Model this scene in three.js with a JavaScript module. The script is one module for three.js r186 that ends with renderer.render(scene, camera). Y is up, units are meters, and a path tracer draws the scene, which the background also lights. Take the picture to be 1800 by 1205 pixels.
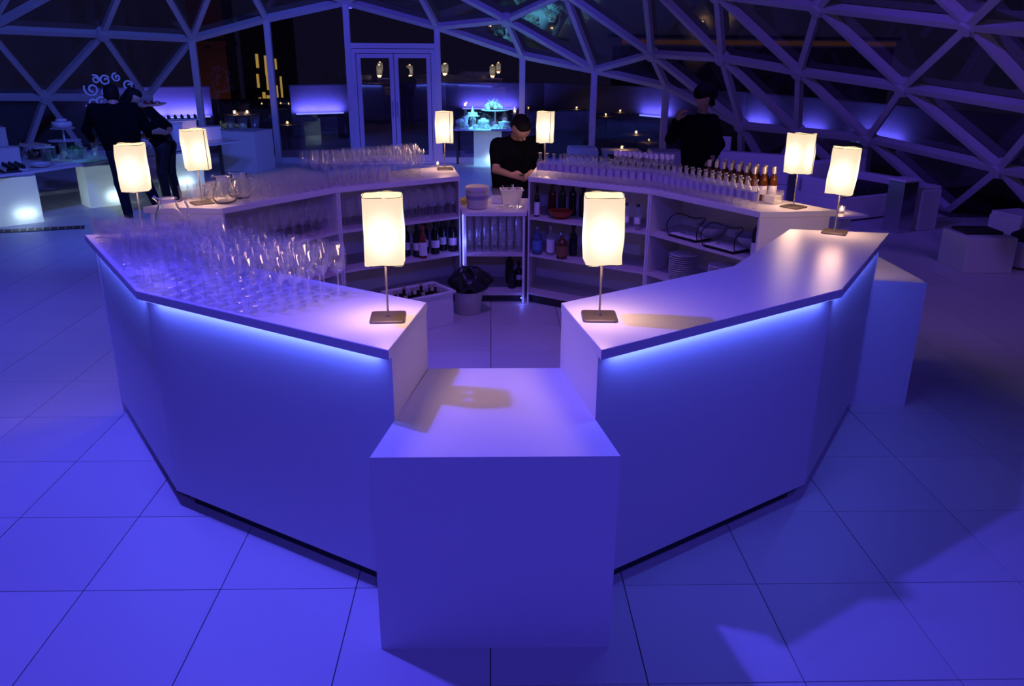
import * as THREE from 'three';
import { mergeGeometries } from 'three/addons/utils/BufferGeometryUtils.js';
import { RoundedBoxGeometry } from 'three/addons/geometries/RoundedBoxGeometry.js';
import { RectAreaLightUniformsLib } from 'three/addons/lights/RectAreaLightUniformsLib.js';

// ---------------------------------------------------------------- camera, sky, lights, exposure
const scene = new THREE.Scene();
const camera = new THREE.PerspectiveCamera(45.84, 1800 / 1205, 0.05, 400);
camera.position.set(-0.0117, 2.1184, 5.0543);
camera.rotation.order = 'YXZ';
camera.rotation.set(-0.35017, -0.02636, 0.00648);
scene.background = new THREE.Color().setRGB(0.0042, 0.0034, 0.0125);
const renderer = new THREE.WebGLRenderer({ antialias: true });
renderer.toneMapping = THREE.LinearToneMapping;
renderer.toneMappingExposure = 1.0;
renderer.shadowMap.enabled = true;
RectAreaLightUniformsLib.init();

const V = (x, y, z) => new THREE.Vector3(x, y, z);
const rgb = (r, g, b) => new THREE.Color().setRGB(r, g, b);
function spot(name, color, intensity, pos, target, angle, penumbra = 0.6, radius = 4) {
  const l = new THREE.SpotLight(color, intensity, 0, angle, penumbra, 2);
  l.name = name; l.position.set(...pos); l.target.position.set(...target); l.castShadow = true; l.shadow.radius = radius;
  scene.add(l, l.target); return l;
}
function point(name, color, intensity, pos, radius = 2) {
  const l = new THREE.PointLight(color, intensity, 0, 2);
  l.name = name; l.position.set(...pos); l.castShadow = true; l.shadow.radius = radius; scene.add(l); return l;
}
const BLUE = rgb(0.085, 0.062, 1), VIOLET = rgb(0.15, 0.06, 1), CYANBLUE = rgb(0.075, 0.13, 1), CYAN = rgb(0.14, 0.66, 1);
// blue wash from the spots under the crown of the dome
spot('stage_spot_key', BLUE, 65, [-2.15, 5.0, 1.42], [-0.7, 0, 2.7], 0.74, 0.55, 4);
spot('stage_spot_second', BLUE, 12, [-2.45, 5.0, 1.15], [0.2, 0, 1.8], 0.8, 0.55, 4);
spot('stage_spot_buffet', CYANBLUE, 34, [-3.6, 3.7, -3.2], [-4.6, 0, -5.6], 0.75, 0.7, 6);
spot('stage_spot_left', rgb(0.08, 0.085, 1), 68, [-5.4, 4.6, 0.4], [-4.6, 0, -0.6], 0.66, 0.7, 6);
spot('stage_spot_back', CYANBLUE, 24, [-0.8, 3.8, -7.6], [-1.0, 0, -8.0], 0.9, 0.7, 6);
spot('stage_spot_lounge', rgb(0.085, 0.06, 1), 5, [2.6, 3.4, -3.6], [4.0, 0, -4.6], 0.85, 0.8, 6);
spot('stage_spot_front', BLUE, 25, [0.2, 3.6, 6.2], [0, 0.5, 1.6], 0.62, 0.8, 10);
spot('stage_spot_side', rgb(0.1, 0.062, 1), 12, [3.4, 5.0, 3.8], [2.1, 0, 1.6], 0.42, 0.75, 4);
spot('stage_spot_right', rgb(0.26, 0.11, 1), 15, [4.4, 4.6, 0.6], [4.4, 0, -2.4], 0.5, 0.7, 6);
spot('stage_spot_ring', rgb(0.30, 0.12, 1), 19, [0.3, 4.8, 0.6], [0, 0.6, -1.7], 0.62, 0.6, 6);
spot('dome_wash_left', CYANBLUE, 98, [-1.2, 4.5, -1.2], [-6.4, 2.6, -10.6], 0.40, 0.5, 6);
spot('dome_wash_middle', BLUE, 98, [-1.0, 4.5, -1.4], [-0.6, 2.3, -10.9], 0.40, 0.5, 6);
spot('dome_wash_right', VIOLET, 32, [0.6, 4.5, -1.0], [5.2, 2.5, -6.4], 0.58, 0.5, 6);

// ---------------------------------------------------------------- helpers
let seed = 12345;
const rnd = () => { seed = (seed * 1664525 + 1013904223) >>> 0; return seed / 4294967296; };
const rr = (a, b) => a + (b - a) * rnd();
const used = new Map();
function numbered(name) { const n = used.get(name) ?? 0; used.set(name, n + 1); return n ? name + '_' + String(n).padStart(3, '0') : name; }
function tag(o, label, category, group, kind) {
  o.userData.label = label; o.userData.category = category;
  if (group) o.userData.group = group; if (kind) o.userData.kind = kind; return o;
}
function thing(name, label, category, pos = [0, 0, 0], turn = 0, group) {
  const o = new THREE.Group(); o.name = numbered(name); o.position.set(...pos); o.rotation.y = turn; scene.add(o);
  return tag(o, label, category, group);
}
function part(name, geo, mat, parent, pos, rot, label) {
  const m = new THREE.Mesh(geo, mat); m.name = parent === scene ? numbered(name) : name; m.castShadow = m.receiveShadow = true;
  if (pos) m.position.set(...pos); if (rot) m.rotation.set(...rot); if (label) m.userData.label = label;
  parent.add(m); return m;
}
function struct(name) { const g = new THREE.Group(); g.name = name; g.userData.kind = 'structure'; scene.add(g); return g; }
function copyOf(src, pos, turn = 0, label, group) {
  const c = src.clone(); c.name = numbered(src.name.replace(/_\d{3}$/, '')); c.userData = { ...src.userData };
  c.position.set(...pos); c.rotation.y = turn; if (label) c.userData.label = label; if (group) c.userData.group = group;
  scene.add(c); return c;
}
const merge = (list) => mergeGeometries(list.map((g) => (g.index ? g.toNonIndexed() : g)).map((g) => { const h = g.clone(); for (const k of Object.keys(h.attributes)) if (!['position', 'normal', 'uv'].includes(k)) h.deleteAttribute(k); return h; }));
const box = (w, h, d, x = 0, y = 0, z = 0, r = 0) => (r ? new RoundedBoxGeometry(w, h, d, 2, r) : new THREE.BoxGeometry(w, h, d)).translate(x, y, z);
const cyl = (r1, r2, h, n = 20, x = 0, y = 0, z = 0) => new THREE.CylinderGeometry(r1, r2, h, n).translate(x, y, z);
const lathe = (pts, n = 20) => new THREE.LatheGeometry(pts.map(([r, y]) => new THREE.Vector2(r, y)), n);
const tube = (pts, r, n = 16, rad = 6, closed = false) => new THREE.TubeGeometry(new THREE.CatmullRomCurve3(pts.map((p) => V(...p)), closed), n, r, rad, closed);
// upright prism over a plan polygon [[x, z], ...]
function prism(pts, y0, y1, bevel = 0) {
  const s = new THREE.Shape(pts.map(([x, z]) => new THREE.Vector2(x, -z)));
  const g = new THREE.ExtrudeGeometry(s, { depth: y1 - y0 - 2 * bevel, bevelEnabled: bevel > 0, bevelSize: bevel, bevelThickness: bevel, bevelOffset: -bevel, bevelSegments: 2 });
  return g.rotateX(-Math.PI / 2).translate(0, y0 + bevel, 0);
}
const lerp2 = (a, b, t) => [a[0] + (b[0] - a[0]) * t, a[1] + (b[1] - a[1]) * t];
const d2 = (a, b) => Math.hypot(a[0] - b[0], a[1] - b[1]);
// straight bar of w x h section between two points; up gives the direction of h
function bar(a, b, w, h, up = V(0, 1, 0)) {
  const z = b.clone().sub(a), len = z.length(); z.normalize();
  const x = up.clone().cross(z).normalize(), y = z.clone().cross(x);
  return new THREE.BoxGeometry(w, h, len).applyMatrix4(new THREE.Matrix4().makeBasis(x, y, z).setPosition(a.clone().add(b).multiplyScalar(0.5)));
}
// noise texture for fine tone changes
function noiseTex(w, h, fx, fy, lo, hi, repX, repY) {
  const d = new Uint8Array(w * h * 4); let s = 77 + fx * 13 + fy;
  const hash = (x, y) => { let n = Math.imul(x * 374761393 + y * 668265263 + s * 97, 1274126177); n = (n ^ (n >>> 13)) >>> 0; n = Math.imul(n, 1103515245) >>> 0; return ((n ^ (n >>> 16)) >>> 0) / 4294967296; };
  const val = (x, y, px, py) => { const ix = Math.floor(x), iy = Math.floor(y), u = x - ix, v = y - iy, m = (a, n) => ((a % n) + n) % n, su = u * u * (3 - 2 * u), sv = v * v * (3 - 2 * v);
    const q = (i, j) => hash(m(ix + i, px), m(iy + j, py)); return (q(0, 0) * (1 - su) + q(1, 0) * su) * (1 - sv) + (q(0, 1) * (1 - su) + q(1, 1) * su) * sv; };
  for (let y = 0; y < h; y++) for (let x = 0; x < w; x++) {
    let t = 0, a = 0.5; for (let o = 0, f = 1; o < 4; o++, f *= 2, a *= 0.5) t += a * val((x / w) * fx * f, (y / h) * fy * f, fx * f, fy * f);
    const c = Math.round(255 * (lo + (hi - lo) * t)); d.set([c, c, c, 255], (y * w + x) * 4);
  }
  const t = new THREE.DataTexture(d, w, h); t.magFilter = THREE.LinearFilter; t.wrapS = t.wrapT = THREE.RepeatWrapping; t.repeat.set(repX, repY); t.needsUpdate = true; return t;
}

// the glow of a paper shade: warm all over, whiter where the bulb stands behind each side
function shadeGlow() {
  const w = 128, h = 64, d = new Float32Array(w * h * 4);
  for (let y = 0; y < h; y++) for (let x = 0; x < w; x++) {
    const v = (y + 0.5) / h, a = (((x + 0.5) / w) * 4) % 1, fx = Math.abs(a < 0.5 ? a : a - 1) * 2, g = Math.exp(-(((v - 0.44) / 0.26) ** 2)) * Math.exp(-((fx / 0.85) ** 2)), f = 1.02 - 0.16 * Math.abs(v - 0.44);
    d.set([1.02 * f + 1.1 * g, 0.79 * f + 1.05 * g, 0.50 * f + 0.95 * g, 1], (y * w + x) * 4);
  }
  const t = new THREE.DataTexture(d, w, h, THREE.RGBAFormat, THREE.FloatType); t.magFilter = THREE.LinearFilter; t.wrapS = THREE.RepeatWrapping; t.needsUpdate = true; return t;
}
// ---------------------------------------------------------------- materials
const std = (r, g, b, rough = 0.5, extra = {}) => new THREE.MeshStandardMaterial({ color: rgb(r, g, b), roughness: rough, side: THREE.DoubleSide, ...extra });
const M = {
  top: std(0.78, 0.76, 0.76, 0.32),
  panel: std(0.74, 0.72, 0.74, 0.5), inside: std(0.6, 0.56, 0.56, 0.55), kick: std(0.03, 0.03, 0.035, 0.6), block: std(0.76, 0.74, 0.76, 0.48),
  tile: [0.60, 0.625, 0.585].map((c) => std(c, c * 0.985, c * 0.97, 0.42)), grout: std(0.1, 0.1, 0.1, 0.9),
  steel: std(0.42, 0.39, 0.36, 0.38, { metalness: 0.85 }), bowlMetal: std(0.5, 0.5, 0.52, 0.35, { metalness: 0.3 }), baseMetal: std(0.2, 0.165, 0.15, 0.42, { metalness: 0.8 }), chrome: std(0.62, 0.62, 0.65, 0.15, { metalness: 1 }),
  strut: std(0.62, 0.62, 0.66, 0.45), mullion: std(0.66, 0.66, 0.7, 0.45),
  glass: new THREE.MeshPhysicalMaterial({ color: 0xffffff, transmission: 0.955, thickness: 0, roughness: 0.035, ior: 2.0, side: THREE.DoubleSide }),
  footGlass: new THREE.MeshPhysicalMaterial({ color: 0xffffff, transmission: 0.985, thickness: 0, roughness: 0.04, ior: 1.7, side: THREE.DoubleSide }),
  bottleGlass: new THREE.MeshPhysicalMaterial({ color: 0xffffff, transmission: 0.86, thickness: 0, roughness: 0.05, ior: 1.9, side: THREE.DoubleSide }), paleLabel: std(0.5, 0.46, 0.6, 0.6),
  thickGlass: new THREE.MeshPhysicalMaterial({ color: 0xffffff, transmission: 1, thickness: 0.004, roughness: 0.02, ior: 1.48 }),
  pane: new THREE.MeshPhysicalMaterial({ color: rgb(0.86, 0.87, 0.9), transmission: 1, thickness: 0, roughness: 0.0, ior: 2.0, side: THREE.DoubleSide }),
  frosted: new THREE.MeshPhysicalMaterial({ color: rgb(0.9, 0.9, 0.88), transmission: 0.55, thickness: 0, roughness: 0.8, ior: 1.4, side: THREE.DoubleSide }),
  plinthGlow: new THREE.MeshPhysicalMaterial({ color: rgb(0.8, 0.82, 0.8), transmission: 0.35, thickness: 0, roughness: 0.95, side: THREE.DoubleSide }),
  shade: new THREE.MeshStandardMaterial({ color: rgb(0.3, 0.22, 0.13), roughness: 0.95, emissive: rgb(1, 1, 1), emissiveIntensity: 1.0, emissiveMap: shadeGlow(), side: THREE.DoubleSide }),
  bulb: std(1, 0.9, 0.7, 0.5, { emissive: rgb(1, 0.85, 0.6), emissiveIntensity: 3 }),
  led: std(0.2, 0.2, 0.3, 0.5, { emissive: rgb(0.2, 0.22, 1), emissiveIntensity: 2.2 }),
  ledDim: std(0.2, 0.2, 0.3, 0.5, { emissive: rgb(0.16, 0.16, 1), emissiveIntensity: 0.8 }),
  black: std(0.012, 0.011, 0.013, 0.7), cloth: new THREE.MeshPhysicalMaterial({ color: rgb(0.006, 0.0055, 0.007), roughness: 1, specularIntensity: 0.15, side: THREE.DoubleSide }), jeans: new THREE.MeshPhysicalMaterial({ color: rgb(0.02, 0.02, 0.034), roughness: 1, specularIntensity: 0.15, side: THREE.DoubleSide }), shoe: std(0.01, 0.01, 0.012, 0.4),
  skin: std(0.42, 0.24, 0.17, 0.55), hair: new THREE.MeshPhysicalMaterial({ color: rgb(0.008, 0.006, 0.006), roughness: 0.7, specularIntensity: 0.3, side: THREE.DoubleSide }), dark: std(0.03, 0.028, 0.03, 0.6), wire: std(0.02, 0.02, 0.022, 0.4, { metalness: 0.6 }),
  white: std(0.78, 0.78, 0.78, 0.45), label: std(0.8, 0.78, 0.8, 0.6), amber: std(0.11, 0.03, 0.006, 0.12), foil: std(0.75, 0.66, 0.55, 0.3, { metalness: 0.6 }),
  wine: std(0.012, 0.016, 0.012, 0.1), orange: std(0.4, 0.06, 0.015, 0.4), red: std(0.3, 0.03, 0.03, 0.4), leaf: std(0.03, 0.09, 0.03, 0.6), yellow: std(0.75, 0.6, 0.08, 0.5),
  flame: std(1, 0.7, 0.3, 0.5, { emissive: rgb(1, 0.62, 0.25), emissiveIntensity: 9 }),
  terrace: std(0.05, 0.048, 0.05, 0.7), parapet: std(0.16, 0.16, 0.17, 0.8), brick: std(0.12, 0.055, 0.04, 0.9), night: std(0.02, 0.02, 0.022, 0.9),
  goldWindow: std(0.1, 0.08, 0.04, 0.6, { emissive: rgb(0.75, 0.46, 0.1), emissiveIntensity: 0.55 }), cornice: std(0.1, 0.05, 0.02, 0.8, { emissive: rgb(0.5, 0.16, 0.03), emissiveIntensity: 0.06 }),
  cushion: std(0.03, 0.03, 0.035, 0.8), food: std(0.6, 0.5, 0.35, 0.6), bin: std(0.55, 0.52, 0.5, 0.6), bag: std(0.012, 0.012, 0.014, 0.35),
};

// ---------------------------------------------------------------- floor
{
  const floor = struct('floor');
  const cx = -2.56, cz = -3.64, R = 9.45, P = 0.56;
  part('floor_bed', new THREE.CylinderGeometry(R + 0.1, R + 0.1, 0.2, 96).translate(cx, -0.112, cz), M.grout, floor);
  const g = new RoundedBoxGeometry(P - 0.004, 0.03, P - 0.004, 1, 0.0015).translate(0, -0.015, 0);
  const list = [], cam = camera.position; camera.updateMatrixWorld(); camera.updateProjectionMatrix();
  for (let i = -24; i < 26; i++) for (let k = -30; k < 18; k++) {
    const x = -0.02 + (i + 0.5) * P, z = 2.22 + (k + 0.5) * P;
    if (Math.hypot(x - cx, z - cz) > R - 0.3) continue;
    const s = V(x, 0, z).project(camera), seen = Math.abs(s.x) < 1.12 && Math.abs(s.y) < 1.2 && z < cam.z;
    list.push({ x, z, d: Math.hypot(x - cam.x, z - cam.z) + (seen ? 0 : 100) });
  }
  list.sort((a, b) => a.d - b.d);
  list.slice(0, 290).forEach(({ x, z }) => part('floor_tile', g, M.tile[Math.floor(rnd() * 3)], floor, [x, 0, z]));
  const rest = part('far_tiles', merge(list.slice(290).map(({ x, z }) => box(P - 0.004, 0.03, P - 0.004, x, -0.015, z))), M.tile[0], floor);
  rest.userData.kind = 'stuff';
}

// ---------------------------------------------------------------- the four bar counters
const H = 1.10, SLAB = 0.04;
const BAR = {
  near_left: { o: [[-0.38, 2.34], [-1.58, 1.585], [-2.325, 0.46]], i: [[-0.288, 1.76], [-1.19, 1.175], [-1.785, 0.34]], word: 'near left' },
  near_right: { o: [[0.38, 2.345], [1.572, 1.572], [2.335, 0.395]], i: [[0.283, 1.77], [1.198, 1.15], [1.78, 0.283]], word: 'near right' },
  back_right: { o: [[0.40, -2.40], [1.58, -1.58], [2.305, -0.305]], i: [[0.295, -1.77], [1.205, -1.155], [1.77, -0.25]], word: 'back right' },
  back_left: { o: [[-0.37, -2.46], [-1.58, -1.59], [-2.335, -0.39]], i: [[-0.275, -1.80], [-1.185, -1.195], [-1.80, -0.35]], word: 'back left' },
};
// plan point on module m (0 or 1) of a counter: s along the counter, t from outer (0) to inner edge (1)
function onBar(key, m, s, t) { const b = BAR[key]; return lerp2(lerp2(b.o[m], b.o[m + 1], s), lerp2(b.i[m], b.i[m + 1], s), t); }
const TOPLABEL = {
  near_left: 'angled white worktop crowded with stemmed glasses, nearest the viewer', near_right: 'empty angled white worktop with two paper lamps and long lamp reflections',
  back_right: 'white worktop carrying rows of small clear bottles behind the ring', back_left: 'white worktop far behind, covered with wine glasses and short tumblers',
};
const CABLABEL = {
  near_left: ['white bar cabinet below the wine glasses beside the front block', 'white bar cabinet below the highball glasses and glass jug'],
  near_right: ['white bar cabinet below the empty worktop, beside the front block', 'white bar cabinet below the empty worktop, beside the outer side block'],
  back_right: ['white shelf cabinet holding liquor bottles and a red bowl under clear bottles', 'white shelf cabinet holding wire trays, bowls and stacked plates'],
  back_left: ['white shelf cabinet holding dark wine bottles behind the paper lamp', 'white shelf cabinet with shelf of glasses below the two glass jugs'],
};
for (const key of Object.keys(BAR)) {
  const b = BAR[key];
  const t = thing('worktop', TOPLABEL[key], 'worktop');
  part('slab', prism([...b.o, ...b.i.slice().reverse()], H - SLAB, H, 0.004), M.top, t);
  for (let m = 0; m < 2; m++) {
    const P = (s, tt) => onBar(key, m, s, tt), quad = (s0, s1, t0, t1) => [P(s0, t0), P(s1, t0), P(s1, t1), P(s0, t1)];
    const len = d2(b.o[m], b.o[m + 1]), dep = d2(b.o[m + (m ? 1 : 0)], b.i[m + (m ? 1 : 0)]), e = 0.02 / len, f = 0.045 / dep, w = 0.018 / dep;
    const c = thing('bar_cabinet', CABLABEL[key][m], 'cabinet');
    // an end that closes a gap stands flush with the slab, the end at the bend meets its neighbour
    part('front_panel', prism(quad(m ? 0 : 0.004, m ? 0.996 : 1, f, f + w), 0.08, H - SLAB - 0.001, 0.001), M.panel, c);
    const endOuter = (s0, s1, open) => part('side_panel', prism(quad(s0, s1, open ? f * 0.92 : f + w, 0.995), open ? 0.0 : 0.08, H - SLAB - 0.001, 0.001), M.panel, c);
    endOuter(0.002, 0.002 + e, m === 0); endOuter(1 - e - 0.002, 0.998, m === 1);
    const inner = [0.002 + e * 1.02, 0.998 - e * 1.02];
    for (const y of [0.098, 0.44, 0.76]) part('shelf', prism(quad(inner[0], inner[1], f + w + 0.002, 0.985), y - 0.018, y, 0.001), M.inside, c);
    part('plinth', prism(quad(0.03, 0.97, f + 0.1, 0.92), 0, 0.079), M.kick, c);
    part('led_strip', prism(quad(0.03, 0.97, f * 0.3, f * 0.45), H - SLAB - 0.006, H - SLAB - 0.0005), M.led, c);
    const a = P(0.05, f * 0.4), z = P(0.95, f * 0.4), mid = lerp2(a, z, 0.5), dz = d2(a, z), sg = Math.sign((a[1] - z[1]) * mid[0] + (z[0] - a[0]) * mid[1]), inw = [(-sg * (a[1] - z[1])) / dz, (-sg * (z[0] - a[0])) / dz], nl = 1;
    const l = new THREE.RectAreaLight(rgb(0.085, 0.14, 1), 42, d2(a, z), 0.012);
    l.name = 'led_light'; l.position.set(mid[0], H - SLAB - 0.008, mid[1]); l.up.set(inw[0] / nl, 0, inw[1] / nl); l.lookAt(mid[0] + (inw[0] / nl) * 0.3, 0, mid[1] + (inw[1] / nl) * 0.3); scene.add(l);
  }
}
// blocks in the gaps
{
  const t = thing('counter_block', 'large plain white block closing the front gap of the bar ring', 'block');
  part('top_board', prism([[-0.428, 2.588], [0.428, 2.588], [0.285, 1.775], [-0.285, 1.775]], 0.772, 0.804), M.block, t);
  part('front_board', prism([[-0.428, 2.588], [0.428, 2.588], [0.424, 2.566], [-0.424, 2.566]], 0, 0.772), M.block, t);
  for (const s of [-1, 1]) part('side_board', prism([[s * 0.4245, 2.5655], [s * 0.285, 1.80], [s * 0.262, 1.80], [s * 0.4, 2.5655]], 0, 0.7715, 0.001), M.block, t);
  const r = thing('counter_block', 'plain white block standing outside the right gap of the bar', 'block');
  part('top_board', prism([[2.60, 0.428], [2.60, -0.40], [1.80, -0.235], [1.80, 0.275]], 0.772, 0.804), M.block, r);
  part('front_board', prism([[2.60, 0.428], [2.60, -0.40], [2.578, -0.395], [2.578, 0.424]], 0, 0.772), M.block, r);
  part('side_board', prism([[2.577, 0.4245], [1.80, 0.275], [1.80, 0.252], [2.577, 0.4]], 0, 0.7715, 0.001), M.block, r);
  part('side_board', prism([[2.577, -0.3945], [1.80, -0.235], [1.80, -0.212], [2.577, -0.37]], 0, 0.7715, 0.001), M.block, r);
  const k = thing('low_shelf_unit', 'low white shelf unit between the two back counters with tubs on top', 'shelf unit');
  const q = (x0, x1, z0, z1) => [[x0, z0], [x1, z0], [x1, z1], [x0, z1]];
  part('top_board', prism([[-0.262, -1.76], [0.285, -1.76], [0.36, -2.45], [-0.335, -2.45]], 0.77, 0.802, 0.002), M.block, k);
  part('shelf', prism(q(-0.245, 0.27, -1.77, -2.3), 0.42, 0.44), M.inside, k);
  part('bottom_board', prism(q(-0.245, 0.27, -1.77, -2.3), 0.07, 0.095), M.inside, k);
  part('back_board', prism(q(-0.245, 0.27, -2.3, -2.32), 0.0, 0.769), M.inside, k);
  part('side_board', prism([[-0.248, -1.765], [-0.228, -1.765], [-0.29, -2.32], [-0.31, -2.32]], 0, 0.769), M.block, k);
  part('side_board', prism([[0.252, -1.765], [0.272, -1.765], [0.33, -2.32], [0.31, -2.32]], 0, 0.769), M.block, k);
  part('plinth', prism(q(-0.22, 0.25, -1.84, -2.2), 0, 0.069), M.kick, k);
  part('led_strip', box(0.012, 0.44, 0.012, -0.256, 0.565, -1.755, 0.004), M.led, k, null, null, 'upright glowing blue light strip');
  part('led_strip', box(0.03, 0.012, 0.012, 0.255, 0.045, -1.775, 0.004), M.led, k, null, null, 'short glowing blue light strip near floor');
  point('led_strip_light', rgb(0.12, 0.15, 1), 0.05, [-0.25, 0.55, -1.72], 2);
  point('led_strip_light', rgb(0.12, 0.15, 1), 0.008, [0.25, 0.03, -1.72], 1);
}

// ---------------------------------------------------------------- lamps
function shadeGeo(w, h, seedv) {
  const rows = 26, n = 56, pos = [], idx = [], uv = [];
  const s = (k) => Math.sin(k * 12.9898 + seedv * 78.233) * 0.5 + 0.5;
  for (let j = 0; j <= rows; j++) {
    const v = j / rows, y = (v - 0.5) * h, crinkle = (s(j) - 0.5) * 0.0016, bulge = 1 + 0.03 * Math.sin(v * Math.PI) ;
    for (let i = 0; i <= n; i++) {
      const a = (i / n) * Math.PI * 2, c = Math.cos(a), d = Math.sin(a), p = 7, k = Math.pow(Math.pow(Math.abs(c), p) + Math.pow(Math.abs(d), p), -1 / p);
      const wob = 0.0022 * Math.sin(a * 3 + seedv + v * 4) + 0.0013 * Math.sin(a * 7 + seedv * 2 + v * 9), r = (w / 2) * k * bulge + crinkle + wob;
      const rim = v === 0 || v === 1 ? 0.002 * Math.sin(a * 4 + seedv) : 0;
      pos.push(c * r, y + rim * 1.5, d * r); uv.push(i / n, v);
    }
  }
  for (let j = 0; j < rows; j++) for (let i = 0; i < n; i++) { const a = j * (n + 1) + i, b = a + n + 1; idx.push(a, b, a + 1, b, b + 1, a + 1); }
  const g = new THREE.BufferGeometry(); g.setAttribute('position', new THREE.Float32BufferAttribute(pos, 3)); g.setAttribute('uv', new THREE.Float32BufferAttribute(uv, 2)); g.setIndex(idx); g.computeVertexNormals(); return g;
}
const rimGeo = (w) => { const p = []; for (let i = 0; i < 40; i++) { const a = (i / 40) * Math.PI * 2, c = Math.cos(a), d = Math.sin(a), k = Math.pow(Math.pow(Math.abs(c), 7) + Math.pow(Math.abs(d), 7), -1 / 7); p.push([(w / 2) * c * k, 0, (w / 2) * d * k]); } return tube(p, 0.0013, 80, 5, true); };
const roundSq = (w, r) => { const q = [], h = w / 2 - r; for (const [sx, sz, a0] of [[1, 1, 0], [-1, 1, 90], [-1, -1, 180], [1, -1, 270]]) for (let k = 0; k <= 5; k++) { const a = ((a0 + k * 18) * Math.PI) / 180; q.push([sx * h + r * Math.cos(a), sz * h + r * Math.sin(a)]); } return q; };
const baseGeo = prism(roundSq(0.138, 0.014), 0.0005, 0.009, 0.0015), poleGeo = merge([cyl(0.0042, 0.0042, 0.30, 12, 0, 0.155, 0), cyl(0.008, 0.009, 0.008, 14, 0, 0.013, 0)]);
const LAMPS = [
  [-0.425, 1.975, 0.06, 0.0, 'paper table lamp on the near left worktop, beside the front row of glasses'],
  [0.42, 1.968, -0.04, 0.02, 'paper table lamp on the near right worktop, at its front end'],
  [-2.05, 0.33, 0.2, 0.01, 'paper table lamp by the highball glasses and glass jug at far left'],
  [-1.99, -0.53, 0.62, 0.03, 'paper table lamp with dark seam beside two glass jugs'],
  [-0.42, -2.2, 0.1, -0.01, 'paper table lamp at the end of the back wine glass rows'],
  [0.46, -2.24, -0.1, -0.02, 'paper table lamp next to the bartender at the bottle row end'],
  [2.05, -0.42, 0.62, -0.05, 'paper table lamp at the end of the bottle rows by amber bottles'],
  [2.01, 0.385, -0.5, -0.04, 'paper table lamp at the far end of the empty worktop'],
];
LAMPS.forEach(([x, z, turn, lean, label], n) => {
  const t = thing('table_lamp', label, 'lamp', [x, H, z], turn, 'paper table lamps on the bar');
  part('base', baseGeo, M.baseMetal, t); part('pole', poleGeo, M.steel, t);
  const w = 0.147, sh = part('lamp_shade', shadeGeo(w, 0.258, n * 1.7 + 1), M.shade, t, [0, 0.361, 0], [lean * 0.4, 0, lean]);
  part('rim_wire', rimGeo(w * 1.0), M.wire, sh, [0, 0.129, 0]);
  part('rim_wire', rimGeo(w * 1.0), M.wire, sh, [0, -0.129, 0]);
  if (n > 2 && n !== 7) part('seam', box(0.004, 0.25, 0.0016, 0.045, 0, 0.0775, 0), std(0.3, 0.2, 0.1, 0.8), sh);
  part('bulb', new THREE.SphereGeometry(0.022, 16, 12).scale(1, 1.3, 1), M.bulb, t, [0, 0.335, 0]);
  point('lamp_light', rgb(1, 0.55, 0.34), 0.235, [x, H + 0.222, z], 3);
  point('lamp_light_up', rgb(1, 0.68, 0.40), 0.03, [x, H + 0.50, z], 1.5);
  spot('lamp_light_down', rgb(1, 0.62, 0.44), 0.09, [x, H + 0.225, z], [x, 0, z], 0.95, 0.5, 2);
});

// ---------------------------------------------------------------- glassware
const wineProto = (() => {
  const t = thing('wine_glass', 'clear stemmed wine glass in the crowded rows on the near left worktop', 'wine glass', [0, 0, 0], 0, 'wine glasses on the near left worktop');
  part('bowl', lathe([[0.0045, 0.096], [0.016, 0.101], [0.030, 0.114], [0.039, 0.134], [0.0415, 0.155], [0.0395, 0.185], [0.0335, 0.228]], 22), M.glass, t);
  part('stem', lathe([[0.0055, 0.012], [0.0036, 0.03], [0.0034, 0.07], [0.0045, 0.096]], 10), M.glass, t);
  part('foot', lathe([[0.0378, 0.0012], [0.0374, 0.0026], [0.022, 0.005], [0.0055, 0.012]], 26), M.footGlass, t);
  return t;
})();
const highProto = (() => {
  const t = thing('highball_glass', 'clear straight highball glass in the rows at the left end of the near left worktop', 'glass', [0, 0, 0], 0, 'highball glasses on the near left worktop');
  part('body', lathe([[0.0265, 0.006], [0.0285, 0.02], [0.0305, 0.128]], 22), M.glass, t);
  part('base', lathe([[0.0255, 0.0012], [0.0272, 0.005], [0.0268, 0.013], [0, 0.013]], 20), M.footGlass, t);
  return t;
})();
const tumblerProto = (() => {
  const t = thing('tumbler', 'short clear straight tumbler in the rows at the left of the back left worktop', 'tumbler', [0, 0, 0], 0, 'tumblers on the back left worktop');
  part('body', lathe([[0.026, 0.004], [0.029, 0.02], [0.0325, 0.11]], 18), M.glass, t);
  part('base', lathe([[0, 0.0012], [0.025, 0.0012], [0.0268, 0.004], [0.0262, 0.011], [0, 0.011]], 18), M.glass, t);
  return t;
})();
let first = new Set();
function put(proto, pos, turn, label, group) {
  if (!first.has(proto)) { first.add(proto); proto.position.set(...pos); proto.rotation.y = turn; if (label) proto.userData.label = label; if (group) proto.userData.group = group; return proto; }
  return copyOf(proto, pos, turn, label, group);
}
const ORD = ['outermost', 'second', 'third', 'fourth', 'fifth', 'sixth', 'seventh', 'eighth', 'ninth', 'tenth'], nth = (n) => n + (n % 10 === 1 && n !== 11 ? 'st' : n % 10 === 2 && n !== 12 ? 'nd' : n % 10 === 3 && n !== 13 ? 'rd' : 'th');
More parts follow.
